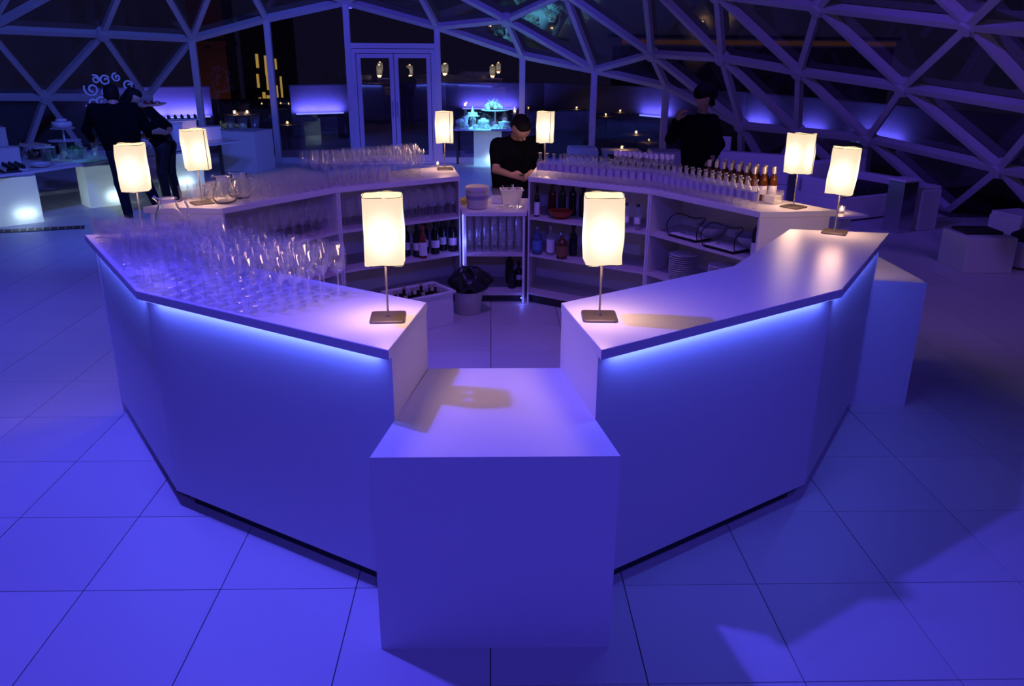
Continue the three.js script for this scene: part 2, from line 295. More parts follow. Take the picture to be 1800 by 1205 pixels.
// rows of glasses on a worktop; label(row, place in the row, first of the row)
function fill(proto, key, m, sp, inside, label, group, jit = 0.0018) {
  const lo = d2(onBar(key, m, 0, 0.5), onBar(key, m, 1, 0.5)), de = d2(onBar(key, m, 0.5, 0), onBar(key, m, 0.5, 1)), rows = Math.floor((de - 0.06) / (sp * 0.9));
  let n = 0;
  for (let r = 0; r <= rows; r++) {
    const t = (0.05 + r * sp * 0.9) / de; if (t * de > de - 0.045) break;
    const len = d2(onBar(key, m, 0, t), onBar(key, m, 1, t)), cols = Math.floor(len / sp);
    let k = 0;
    for (let c = 0; c < cols; c++) {
      const s = (c + 0.5 + (r % 2) * 0.5) / cols; if (s > 1 - 0.02 || !inside(s, t)) continue;
      const p = onBar(key, m, s, t); put(proto, [p[0] + rr(-jit, jit), H, p[1] + rr(-jit, jit)], rnd() * 6, label(r, ++k), group(r)); n++;
    }
  }
  return n;
}
const count = {};
count.wineNL = fill(wineProto, 'near_left', 0, 0.086, (s, t) => s > 0.5 - 0.2 * t, (r, k) => `clear wine glass, ${nth(k)} from the lamp end of the ${ORD[r]} row, near left worktop`, (r) => `wine glasses in the ${ORD[r]} row, near left worktop`);
count.wineNLb = fill(wineProto, 'near_left', 1, 0.086, (s, t) => s < 0.2, (r, k) => `wine glass past the near left worktop bend, ${nth(k)} in the ${ORD[r]} row`, (r) => `wine glasses past the bend, ${ORD[r]} row`);
const away = (x, z, px, pz, r) => Math.hypot(x - px, z - pz) > r;
count.high = fill(highProto, 'near_left', 1, 0.07, (s, t) => { const p = onBar('near_left', 1, s, t); return s > 0.27 && s < 0.9 - 0.1 * t && away(p[0], p[1], -2.05, 0.36, 0.15) && away(p[0], p[1], -1.905, 0.28, 0.16); }, (r, k) => `straight highball glass, ${nth(k)} from the wine glasses in the ${ORD[r]} row`, (r) => `highball glasses in the ${ORD[r]} row, near left worktop`);
count.wineBL = fill(wineProto, 'back_left', 0, 0.086, (s, t) => s > 0.27 && (t < 0.62 || s < 0.5), (r, k) => `clear wine glass, ${nth(k)} from the lamp, ${ORD[r]} row, back left worktop`, (r) => `wine glasses in the ${ORD[r]} row, back left worktop`);
count.tumBL = fill(tumblerProto, 'back_left', 0, 0.075, (s, t) => s > 0.55 && t > 0.66, (r, k) => `short tumbler before the back left wine glasses, ${nth(k)} in its ${ORD[r]} row`, (r) => `tumblers before the back left wine glasses, row ${r + 1}`);
count.tumBLb = fill(tumblerProto, 'back_left', 1, 0.075, (s, t) => { const p = onBar('back_left', 1, s, t); return s < 0.82 && away(p[0], p[1], -1.99, -0.53, 0.12) && away(p[0], p[1], -1.845, -0.53, 0.13) && away(p[0], p[1], -1.79, -0.70, 0.12); }, (r, k) => `short tumbler near the two jugs, ${nth(k)} from the bend, ${ORD[r]} row`, (r) => `tumblers by the jugs, ${ORD[r]} row`);
// glasses on the upper shelves of the back left cabinets
for (let m = 0; m < 2; m++) for (let r = 0; r < 3; r++) for (let c = 0; c < 11; c++) {
  const p = onBar('back_left', m, 0.07 + c * 0.082, 0.9 - r * 0.17);
  put(wineProto, [p[0], 0.762, p[1]], c, `${['front', 'middle', 'rear'][r]} row shelf glass ${m ? 'below the jugs' : 'above dark wine bottles'}, ${nth(c + 1)} from the ${m ? 'bend' : 'right'}`, m ? 'shelf glasses below the jugs' : 'shelf glasses above the wine bottles');
}
// stacked tumblers in the low shelf unit
for (let c = 0; c < 7; c++) for (let k = 0; k < 5; k++) put(tumblerProto, [-0.2 + c * 0.07, 0.442 + k * 0.058, -1.86 - (c % 2) * 0.012], c + k, `low shelf unit tumbler, ${nth(k + 1)} from bottom of the ${nth(c + 1)} stack from left`, 'stacked tumblers in the low shelf unit');
// jugs
function jug(pos, turn, label, sc = 1) {
  const t = thing('glass_jug', label, 'jug', pos, turn); t.scale.setScalar(sc);
  part('body', lathe([[0, 0.001], [0.06, 0.001], [0.076, 0.016], [0.081, 0.05], [0.073, 0.09], [0.057, 0.125], [0.051, 0.15], [0.06, 0.176], [0.057, 0.178], [0.047, 0.15], [0.053, 0.125], [0.069, 0.09], [0.077, 0.05], [0.072, 0.022], [0.056, 0.011], [0, 0.011]], 36), M.thickGlass, t);
  part('handle', tube([[0.056, 0.16, 0], [0.10, 0.165, 0], [0.122, 0.125, 0], [0.112, 0.075, 0], [0.078, 0.05, 0]], 0.0065, 24, 8), M.thickGlass, t);
  part('spout', tube([[-0.046, 0.15, 0], [-0.064, 0.17, 0], [-0.08, 0.182, 0]], 0.012, 8, 8), M.thickGlass, t);
  return t;
}
jug([-1.905, H, 0.28], -0.1, 'round clear glass jug behind the highball glasses beside the far left lamp');
jug([-1.84, H, -0.56], -0.1, 'clear glass jug nearest the lamp with the dark seam');
jug([-1.785, H, -0.735], -0.1, 'clear glass jug behind another, beside the tumblers', 0.97);
jug([-1.99, H, -0.70], 2.6, 'small clear glass creamer behind the seamed lamp', 0.55);

// ---------------------------------------------------------------- bottles
function bottleGeo(r, h, nr) { return lathe([[0, 0.001], [r * 0.94, 0.002], [r, 0.008], [r, h * 0.6], [r * 0.86, h * 0.69], [nr, h * 0.78], [nr, h * 0.95], [nr * 1.15, h * 0.96], [nr * 1.15, h]], 18); }
function bottle(name, label, group, r, h, nr, mat, capMat, labMat, l0 = 0.22, l1 = 0.52, capH = 0.1) {
  const t = thing(name, label, 'bottle', [0, 0, 0], 0, group);
  part('body', bottleGeo(r, h, nr), mat, t);
  if (capMat) part('cap', cyl(nr * 1.25, nr * 1.3, h * capH, 14, 0, h * (1 - capH / 2) + 0.002, 0), capMat, t);
  if (labMat) part('label', new THREE.CylinderGeometry(r * 1.015, r * 1.015, h * (l1 - l0), 18, 1, true).translate(0, h * (l0 + l1) / 2, 0), labMat, t);
  return t;
}
const clearB = bottle('clear_bottle', 'small clear bottle with pale label in the front row on the back right worktop', 'clear bottles in the front row', 0.029, 0.195, 0.0115, M.bottleGlass, M.steel, M.paleLabel, 0.3, 0.58, 0.05);
const innerPath = (d, off) => { // along the inner edge of the back right worktop
  const a = onBar('back_right', 0, 0, off), b = onBar('back_right', 0, 1, off), c = onBar('back_right', 1, 1, off), l1 = d2(a, b);
  return d < l1 ? lerp2(a, b, d / l1) : lerp2(b, c, (d - l1) / d2(b, c));
};
for (let k = 0; k < 32; k++) { const p = innerPath(0.105 + k * 0.0648, 0.9); put(clearB, [p[0], H, p[1]], rr(-0.4, 0.4) + 0.5, `front row clear bottle with pale label, ${nth(k + 1)} from the bartender end`); }
for (let k = 0; k < 27; k++) { const p = innerPath(0.33 + k * 0.066, 0.765); put(clearB, [p[0], H, p[1]], rr(0, 6), `second row clear bottle, ${nth(k + 1)} from the bartender end of the back right worktop`, 'clear bottles in the second row'); }
const capB = bottle('white_capped_bottle', 'white capped bottle in the group behind the clear bottle rows', 'white capped bottles', 0.029, 0.225, 0.0125, M.bottleGlass, M.white, M.leaf, 0.5, 0.64, 0.15);
for (let r = 0; r < 2; r++) for (let k = 0; k < 11; k++) { const p = onBar('back_right', 0, 0.62 + k * 0.036, 0.5 - r * 0.12); put(capB, [p[0] + rr(-0.006, 0.006), H, p[1] + rr(-0.006, 0.006)], rr(0, 6), `white capped bottle behind the clear rows, ${nth(k + 1)} from the left in its ${r ? 'rear' : 'front'} row`); }
const amberB = bottle('amber_bottle', 'amber bottle with foil neck in the group by the right lamp', 'amber bottles', 0.03, 0.235, 0.0128, M.amber, M.foil, M.label, 0.2, 0.45, 0.2);
for (let r = 0; r < 3; r++) for (let k = 0; k < 7; k++) { const p = onBar('back_right', 1, 0.31 + k * 0.056 + r * 0.015, 0.44 - r * 0.13); put(amberB, [p[0], H, p[1]], rr(0, 6), `amber foil necked bottle, ${nth(k + 1)} from the left in the ${['front', 'middle', 'rear'][r]} amber row`); }
{
  const t = thing('glass_tub', 'square clear glass tub with stickers at the end of the bottle rows', 'tub', [1.95, H, -0.56], 0.6);
  part('body', merge([box(0.1, 0.09, 0.003, 0, 0.047, 0.05), box(0.1, 0.09, 0.003, 0, 0.047, -0.05), box(0.003, 0.09, 0.1, 0.05, 0.047, 0), box(0.003, 0.09, 0.1, -0.05, 0.047, 0), box(0.1, 0.005, 0.1, 0, 0.003, 0)]), M.glass, t);
  part('liner', box(0.085, 0.05, 0.085, 0, 0.034, 0, 0.004), M.frosted, t);
}
const onShelf = (key, m, s, t, y) => { const p = onBar(key, m, s, t); return [p[0], y, p[1]]; };
// dark wine bottles, back left cabinet
const wineB = bottle('wine_bottle', 'dark wine bottle with white label on the middle shelf of the back left cabinet', 'dark wine bottles on the shelf', 0.036, 0.29, 0.0135, M.wine, M.black, M.label, 0.2, 0.42, 0.18);
for (let k = 0; k < 8; k++) put(wineB, onShelf('back_left', 0, 0.06 + k * 0.075, k % 2 ? 0.7 : 0.82, 0.442), 0.2 * k, `dark wine bottle with white label on the middle shelf, ${nth(k + 1)} from the right`);
const whisky = bottle('liquor_bottle', 'reddish liquor bottle with square white label on the back left shelf', undefined, 0.034, 0.27, 0.013, std(0.18, 0.03, 0.02, 0.12), M.red, M.label, 0.08, 0.5, 0.12);
put(whisky, onShelf('back_left', 0, 0.33, 0.93, 0.442), 0.2);
// back right cabinet
const mk = (label, r, h, nr, mat, cap, lab, pos, l0, l1) => { const b = bottle('liquor_bottle', label, undefined, r, h, nr, mat, cap, lab, l0, l1); b.position.set(...pos); return b; };
mk('slim dark bottle with tall white label on the upper back right shelf', 0.024, 0.25, 0.011, M.wine, M.black, M.label, onShelf('back_right', 0, 0.07, 0.88, 0.762), 0.06, 0.5);
for (let k = 0; k < 4; k++) mk(['brown', 'green', 'tall dark', 'squat dark'][k] + ' bottle behind the red bowl on the upper back right shelf', 0.033, 0.26 + 0.012 * (k % 3), 0.013, [M.amber, std(0.02, 0.06, 0.02, 0.1), M.wine, M.black][k], M.black, null, onShelf('back_right', 0, 0.16 + k * 0.08, 0.5, 0.762));
{
  const t = thing('fruit_bowl', 'wide red orange bowl on the upper shelf of the back right cabinet', 'bowl', onShelf('back_right', 0, 0.26, 0.78, 0.762));
  part('bowl', lathe([[0, 0.004], [0.05, 0.004], [0.09, 0.03], [0.105, 0.065], [0.101, 0.066], [0.086, 0.034], [0, 0.012]], 28), M.orange, t);
  part('foot', lathe([[0.04, 0], [0.052, 0], [0.048, 0.008]], 20), M.orange, t);
}
mk('clear bottle with white label, left of two by the divider', 0.026, 0.2, 0.011, M.glass, M.dark, M.label, onShelf('back_right', 0, 0.80, 0.9, 0.762), 0.25, 0.5);
mk('clear bottle with white label, hard against the divider', 0.026, 0.2, 0.011, M.glass, M.dark, M.label, onShelf('back_right', 0, 0.89, 0.9, 0.762), 0.25, 0.5);
mk('blue labelled bottle with round shoulders on the middle back right shelf', 0.043, 0.24, 0.014, std(0.05, 0.09, 0.2, 0.1), M.steel, std(0.1, 0.2, 0.5, 0.5), onShelf('back_right', 0, 0.08, 0.9, 0.442), 0.15, 0.5);
mk('clear bottle with tall white label on the middle back right shelf', 0.036, 0.25, 0.014, M.glass, M.steel, M.label, onShelf('back_right', 0, 0.19, 0.84, 0.442), 0.1, 0.55);
mk('bulbous dark brown bottle with silver stopper on the middle shelf', 0.046, 0.22, 0.015, std(0.1, 0.03, 0.01, 0.1), M.chrome, std(0.25, 0.1, 0.05, 0.5), onShelf('back_right', 0, 0.30, 0.94, 0.442), 0.12, 0.5);
mk('dark bottle behind the bulbous brown one on the middle shelf', 0.036, 0.26, 0.014, M.wine, M.black, null, onShelf('back_right', 0, 0.36, 0.7, 0.442));
mk('dark wine bottle with white label at the right end of the plate cabinet', 0.037, 0.3, 0.0135, M.wine, M.black, M.label, onShelf('back_right', 1, 0.92, 0.86, 0.442), 0.05, 0.38).position.y = 0.762;
for (let k = 0; k < 2; k++) mk(k ? 'dark bottle at the right end of the low shelf unit floor' : 'dark bottle second from the right on the low shelf unit floor', 0.036, 0.22, 0.013, M.wine, M.black, k ? M.label : null, [0.2 + k * 0.06 - 0.03, 0.096, -1.92 - 0.06 * k], 0.3, 0.5);
mk('dark tall bottle at the back of the low shelf unit floor', 0.036, 0.29, 0.013, M.wine, M.black, null, [0.15, 0.096, -2.1]);
// wire trays with plates and bowls, stacked plates
function wireTray(pos, turn, label) {
  const t = thing('wire_tray', label, 'tray', pos, turn);
  part('plate', box(0.27, 0.012, 0.15, 0, 0.02, 0, 0.005), M.white, t);
  part('base', box(0.29, 0.012, 0.17, 0, 0.006, 0, 0.005), M.wire, t);
  part('wire_handle', tube([[-0.15, 0.01, 0.08], [-0.2, 0.09, 0.05], [-0.16, 0.16, 0], [0, 0.15, -0.03], [0.14, 0.17, 0], [0.13, 0.1, 0.06], [0.15, 0.012, 0.08]], 0.004, 48, 6), M.wire, t);
  part('ring', new THREE.TorusGeometry(0.014, 0.003, 8, 18), M.chrome, t, [-0.06, 0.032, 0.02], [1.4, 0, 0.3]);
  return t;
}
{
  const B = BAR.back_right, ang = Math.atan2(-(B.i[2][1] - B.i[1][1]), B.i[2][0] - B.i[1][0]);
  wireTray(onShelf('back_right', 1, 0.3, 0.72, 0.762), ang, 'black wire tray with white plate on the back right shelf, left one');
  wireTray(onShelf('back_right', 1, 0.64, 0.78, 0.762), ang, 'black wire tray with white plate next to the dark wine bottle');
  for (const [s, t, l] of [[0.44, 0.6, 'grey metal bowl behind the left wire tray'], [0.76, 0.62, 'grey metal bowl behind the right wire tray']]) {
    const b = thing('metal_bowl', l, 'bowl', onShelf('back_right', 1, s, t, 0.795));
    part('bowl', lathe([[0, 0.004], [0.05, 0.004], [0.1, 0.05], [0.12, 0.085], [0.116, 0.086], [0.094, 0.052], [0, 0.012]], 28), M.bowlMetal, b);
    part('rim', new THREE.TorusGeometry(0.119, 0.003, 6, 36).rotateX(Math.PI / 2).translate(0, 0.086, 0), M.steel, b);
  }
  const plate = lathe([[0, 0.0005], [0.062, 0.0005], [0.075, 0.004], [0.112, 0.0085], [0.113, 0.0105], [0.074, 0.0075], [0, 0.006]], 32);
  for (const [s, l] of [[0.27, 'left'], [0.62, 'right']]) for (let k = 0; k < 12; k++) {
    const p = onShelf('back_right', 1, s, 0.74, 0.442 + k * 0.0165);
    tag(part('plate', plate, M.white, scene, p), `white dinner plate, ${nth(k + 1)} from the bottom of the ${s < 0.5 ? 'stack nearest the divider' : 'second stack from the divider'}`, 'plate', s < 0.5 ? 'plates in the first stack' : 'plates in the second stack');
  }
}
// things on the low shelf unit
{
  const t = thing('plastic_tub', 'round white plastic tub with printed side on the low shelf unit', 'tub', [-0.135, 0.803, -1.97]);
  part('body', lathe([[0, 0.002], [0.085, 0.002], [0.09, 0.01], [0.1, 0.15]], 30), M.bin, t); part('lid', lathe([[0.1, 0.15], [0.104, 0.152], [0.104, 0.185], [0.09, 0.19], [0, 0.188]], 30), M.bin, t);
  part('print_band', new THREE.CylinderGeometry(0.0985, 0.0935, 0.05, 30, 1, true).translate(0, 0.09, 0), std(0.3, 0.25, 0.4, 0.6, { map: null }), t);
  const g = thing('glass_container', 'square clear container half full behind the round tub', 'container', [0.03, 0.803, -2.2], 0.05);
  part('body', merge([box(0.11, 0.12, 0.003, 0, 0.062, 0.055), box(0.11, 0.12, 0.003, 0, 0.062, -0.055), box(0.003, 0.12, 0.11, 0.055, 0.062, 0), box(0.003, 0.12, 0.11, -0.055, 0.062, 0)]), M.glass, g);
  part('contents', box(0.1, 0.06, 0.1, 0, 0.032, 0, 0.01), M.white, g);
  const w = thing('straw_box', 'tapered translucent box holding straws at the right of the low shelf unit', 'box', [0.165, 0.803, -2.16], 0.05);
  const wall = new THREE.CylinderGeometry(0.135, 0.098, 0.13, 4, 1, true).rotateY(Math.PI / 4).scale(1, 1, 0.8).translate(0, 0.066, 0);
  part('body', merge([wall, box(0.13, 0.004, 0.1, 0, 0.003, 0)]), M.frosted, w);
  part('rim', merge([box(0.2, 0.006, 0.012, 0, 0.131, 0.078), box(0.2, 0.006, 0.012, 0, 0.131, -0.078), box(0.012, 0.006, 0.16, 0.096, 0.131, 0), box(0.012, 0.006, 0.16, -0.096, 0.131, 0)]), M.frosted, w);
  for (let k = 0; k < 7; k++) part('straw', cyl(0.003, 0.003, 0.17, 6), k % 2 ? M.dark : M.white, w, [-0.04 + k * 0.013, 0.09, 0.01 * (k % 3)], [0.5 * Math.sin(k), 0, 0.5 * Math.cos(k * 2)]);
  const n = thing('plastic_wrap', 'crumpled clear plastic wrap at the front of the low shelf unit', 'wrap', [0.15, 0.803, -1.9]);
  const wg = new THREE.PlaneGeometry(0.24, 0.16, 22, 14).rotateX(-Math.PI / 2), wp = wg.attributes.position;
  for (let i = 0; i < wp.count; i++) wp.setY(i, 0.004 + 0.028 * rnd()); wg.computeVertexNormals(); part('sheet', wg, M.glass, n);
  const l = thing('lemon', 'yellow lemon at the left back of the low shelf unit', 'lemon', [-0.255, 0.803, -2.12]);
  part('fruit', lathe([[0, 0], [0.012, 0.003], [0.03, 0.02], [0.034, 0.036], [0.029, 0.053], [0.01, 0.068], [0, 0.072]], 18), M.yellow, l);
}
// crate with bottles and bin on the floor inside the ring
{
  const t = thing('bottle_crate', 'white rectangular crate full of dark bottles on the floor inside the ring', 'crate', [-0.60, 0, -1.20], 0.62);
  part('body', merge([box(0.46, 0.27, 0.012, 0, 0.137, 0.15), box(0.46, 0.27, 0.012, 0, 0.137, -0.15), box(0.012, 0.27, 0.3, 0.224, 0.137, 0), box(0.012, 0.27, 0.3, -0.224, 0.137, 0), box(0.45, 0.012, 0.3, 0, 0.008, 0)]), M.panel, t);
  part('rim', merge([box(0.5, 0.02, 0.025, 0, 0.272, 0.16, 0.006), box(0.5, 0.02, 0.025, 0, 0.272, -0.16, 0.006), box(0.025, 0.02, 0.33, 0.238, 0.272, 0, 0.006), box(0.025, 0.02, 0.33, -0.238, 0.272, 0, 0.006)]), M.panel, t);
  const beer = bottle('beer_bottle', 'dark brown bottle standing in the white crate inside the ring', 'bottles in the crate', 0.03, 0.26, 0.0125, M.wine, M.foil, null, 0, 0, 0.09);
  for (let i = 0; i < 5; i++) for (let k = 0; k < 3; k++) { const x = -0.16 + i * 0.08, z = -0.09 + k * 0.085, c = Math.cos(0.62), s = Math.sin(0.62); put(beer, [-0.60 + x * c + z * s, 0.02 + 0.03 * ((i + k) % 2), -1.20 - x * s + z * c], 0, `dark bottle in the white floor crate, ${nth(i + 1)} of the ${['rear', 'middle', 'front'][k]} row`); }
  const b = thing('waste_bin', 'round pale bin lined with a black bag in front of the low shelf unit', 'bin', [-0.21, 0, -1.50]);
  part('drum', lathe([[0, 0.003], [0.10, 0.004], [0.125, 0.2], [0.12, 0.2], [0.096, 0.012]], 30), M.bin, b);
  const bg = new THREE.SphereGeometry(0.15, 34, 22), p = bg.attributes.position;
  for (let i = 0; i < p.count; i++) { const x = p.getX(i), y = p.getY(i), z = p.getZ(i), a = Math.atan2(z, x), k = 1 + 0.10 * Math.sin(a * 5 + y * 22) + 0.07 * Math.sin(a * 9 - y * 31) + (x > 0 ? 0.18 * x / 0.15 : 0); p.setXYZ(i, x * k * 1.08, y * 0.72 * (1 + 0.18 * Math.sin(a * 7)), z * k); }
  bg.computeVertexNormals(); part('black_bag', bg, M.bag, b, [0.01, 0.28, 0]);
}
//__MORE__
// ---------------------------------------------------------------- geodesic dome and glazed front
{
  const C = V(-2.564, -4.926, -3.640);
  const N = {
    n1: [-6.73, 2.28, -10.10], n2: [-7.99, 1.22, -10.26], n3: [-5.45, 2.22, -10.82], n4: [-6.59, 1.16, -11.24], n5: [-4.09, 2.57, -10.89], n6: [-2.62, 2.86, -10.74], n7: [-1.01, 2.46, -11.0],
    n8: [0.26, 2.57, -10.49], n9: [0.57, 1.97, -10.96], n10: [1.87, 1.73, -10.5], n11: [2.72, 2.02, -9.53], n12: [3.68, 1.97, -8.58], n13: [3.07, 1.48, -9.82], n14: [4.27, 0.88, -9.17],
    n15: [4.28, 2.63, -6.31], n16: [4.56, 1.80, -7.51], n17: [5.35, 1.66, -5.85], n18: [5.03, 2.37, -3.98], n19: [5.53, 0.89, -7.04], n20: [6.22, 0.76, -4.85], n21: [4.92, 0.87, -8.26],
    u1: [-5.53, 3.56, -9.14], u2: [-4.28, 3.61, -9.57], u3: [-1.47, 3.39, -10.02], u4: [1.21, 2.96, -9.51], u5: [2.33, 3.10, -8.40], u6: [3.28, 2.85, -7.68],
    e1: [-8.03, 2.33, -8.97], e2: [-9.06, 1.29, -9.13], e3: [5.76, 1.53, -3.50], e4: [4.86, 2.19, -1.35], e5: [6.2, 0.82, -2.53], u7: [4.11, 3.20, -4.38], u8: [4.15, 2.90, -1.45],
    b1: [-8.80, 0, -10.56], b2: [-7.88, 0, -11.29], b3: [-7.10, 0, -11.75], b4: [4.51, 0, -9.70], b5: [4.9, 0, -9.25], b6: [5.85, 0, -7.63], b7: [6.41, 0, -6.13], b8: [6.74, 0, -4.11],
  };
  for (const k in N) N[k] = V(...N[k]);
  const E = ('n1-n2 n1-n3 n1-n4 n2-n4 n3-n4 n3-n5 n5-n6 n6-n7 n7-n8 n7-n9 n8-n9 n8-n10 n9-n10 n10-n11 n10-n13 n11-n12 n11-n13 n11-n14 n13-n14 n12-n14 n12-n16 n12-n21 n14-n21 n15-n16 n15-n17 n15-n18 n16-n17 n16-n19 n16-n21 n17-n18 n17-n19 n17-n20 n19-n20 n21-n19 ' +
    'u1-n1 u1-n3 u2-n3 u2-n5 u2-n6 u3-n6 u3-n7 u3-n8 u4-n8 u4-n10 u4-n11 u5-n11 u5-n12 u6-n12 u6-n16 u6-n15 u1-u2 u2-u3 u3-u4 u4-u5 u5-u6 u7-n15 u7-n18 u7-u6 u8-n18 u8-u7 u1-e1 e1-n1 e1-n2 e2-n2 e1-e2 e3-n17 e3-n18 e3-n20 e3-e4 e4-n18 e4-u8 e5-n20 e5-e3 e5-e4 ' +
    'n2-b1 n2-b2 n4-b2 n4-b3 e2-b1 n14-b4 n14-b5 n21-b5 n21-b6 n19-b6 n19-b7 n20-b7 n20-b8 e5-b8').split(' ').map((e) => e.split('-'));
  // the shell goes on round the left side in the same rows
  const turned = (k, deg) => N[k].clone().sub(C).applyAxisAngle(V(0, 1, 0), (deg * Math.PI) / 180).add(C);
  const A = ['e1'], B = ['e2'], U = ['u1'], L = ['b1'], join = (a, b) => E.push([a, b]);
  for (let k = 1; k < 6; k++) {
    const d = 12.6 * k; A[k] = 'ra' + k; B[k] = 'rb' + k; U[k] = 'ru' + k; L[k] = 'bl' + k;
    N[A[k]] = turned('e1', d); N[B[k]] = turned('e2', d); N[U[k]] = turned('u1', d); N[L[k]] = turned('b1', d);
    join(A[k - 1], A[k]); join(B[k - 1], B[k]); join(U[k - 1], U[k]); join(A[k], B[k]); join(A[k], B[k - 1]); join(U[k], A[k]); join(U[k], A[k - 1]); join(B[k - 1], L[k]); join(B[k], L[k]);
  }
  const dome = struct('wall_dome');
  const out = (p) => p.clone().sub(C).normalize();
  for (const [a, b] of E) {
    const A = N[a], B = N[b], up = out(A.clone().add(B).multiplyScalar(0.5));
    const portal = ['n3', 'n5', 'n6', 'n7', 'n9', 'n10', 'n13'].includes(a) && ['n3', 'n5', 'n6', 'n7', 'n9', 'n10', 'n13'].includes(b);
    part('strut', bar(A, B, portal ? 0.095 : 0.085, portal ? 0.11 : 0.105, up), M.strut, dome);
  }
  const hubGeo = merge([cyl(0.115, 0.115, 0.13, 22), cyl(0.085, 0.085, 0.04, 22, 0, -0.08, 0)]);
  for (const k in N) if (k[0] !== 'b') { const h = part('hub', hubGeo, M.strut, dome); h.position.copy(N[k]); h.quaternion.setFromUnitVectors(V(0, 1, 0), out(N[k])); if (['n3', 'n5', 'n6', 'n7', 'n9', 'n10', 'n13'].includes(k)) h.scale.set(0.62, 0.7, 0.62); }
  // one pane in every triangle of struts, seated on their outer side
  const adj = new Set(E.flatMap(([a, b]) => [a + b, b + a])), keys = Object.keys(N);
  const skip = new Set(['n7n8n9']);
  for (let i = 0; i < keys.length; i++) for (let j = i + 1; j < keys.length; j++) for (let k = j + 1; k < keys.length; k++) {
    const [a, b, c] = [keys[i], keys[j], keys[k]]; if (!(adj.has(a + b) && adj.has(b + c) && adj.has(a + c))) continue;
    const p = [a, b, c].map((q) => N[q].clone().addScaledVector(out(N[q]), 0.06)), g = new THREE.BufferGeometry().setFromPoints(p); g.setIndex([0, 1, 2]); g.computeVertexNormals();
    part('pane', g, M.pane, dome);
  }
  // upright glazing below the arch
  const front = struct('wall_front'), cols = ['n3', 'n5', 'n6', 'n7', 'n9', 'n10', 'n13'];
  for (const k of cols) { const p = N[k]; part('mullion', box(0.11, p.y, 0.11, p.x, p.y / 2, p.z, 0.008), M.mullion, front); }
  const quad = (name, a, b, y0a, y0b, y1a, y1b, parent) => {
    const g = new THREE.BufferGeometry().setFromPoints([V(a.x, y0a, a.z), V(b.x, y0b, b.z), V(b.x, y1b, b.z), V(a.x, y1a, a.z)]); g.setIndex([0, 1, 2, 0, 2, 3]); g.computeVertexNormals();
    return part(name, g, M.pane, parent);
  };
  for (let i = 0; i + 1 < cols.length; i++) {
    const a = N[cols[i]], b = N[cols[i + 1]];
    if (cols[i] === 'n6') continue;
    quad('pane', a, b, 0.02, 0.02, a.y, b.y, front);
    part('sill', bar(V(a.x, 0.05, a.z), V(b.x, 0.05, b.z), 0.1, 0.1), M.mullion, front);
  }
  const a = N.n6, b = N.n7, at = (t, y, o = 0) => V(a.x + (b.x - a.x) * t, y, a.z + (b.z - a.z) * t + o);
  quad('pane', a, b, 2.12, 2.12, a.y, b.y, front);
  part('transom', bar(at(0, 2.12), at(1, 2.12), 0.1, 0.09), M.mullion, front);
  const door = struct('door_1');
  part('door_frame', bar(at(0.035, 2.03), at(0.965, 2.03), 0.08, 0.07), M.mullion, door);
  part('door_frame', bar(at(0.055, 0), at(0.055, 2.03), 0.07, 0.08, V(0, 0, 1)), M.mullion, door);
  part('door_frame', bar(at(0.945, 0), at(0.945, 2.03), 0.07, 0.08, V(0, 0, 1)), M.mullion, door);
  part('threshold', bar(at(0.03, 0.012), at(0.97, 0.012), 0.14, 0.024), M.mullion, door);
  for (const [s0, s1] of [[0.085, 0.495], [0.505, 0.915]]) {
    const leaf = part('door_leaf', merge([bar(at(s0 + 0.022, 0.03), at(s0 + 0.022, 1.98), 0.075, 0.05, V(0, 0, 1)), bar(at(s1 - 0.022, 0.03), at(s1 - 0.022, 1.98), 0.075, 0.05, V(0, 0, 1)), bar(at(s0, 1.945), at(s1, 1.945), 0.05, 0.075), bar(at(s0, 0.09), at(s1, 0.09), 0.05, 0.12)]), M.mullion, door);
    quad('pane', at(s0 + 0.04, 0), at(s1 - 0.04, 0), 0.15, 0.15, 1.91, 1.91, leaf);
    const hs = s0 < 0.3 ? s1 - 0.022 : s0 + 0.022;
    part('door_handle', merge([bar(at(hs, 0.86, 0.05), at(hs, 1.14, 0.05), 0.02, 0.02, V(0, 0, 1)), bar(at(hs, 0.9, 0), at(hs, 0.9, 0.06), 0.015, 0.015), bar(at(hs, 1.1, 0), at(hs, 1.1, 0.06), 0.015, 0.015)]), M.steel, leaf);
  }
}

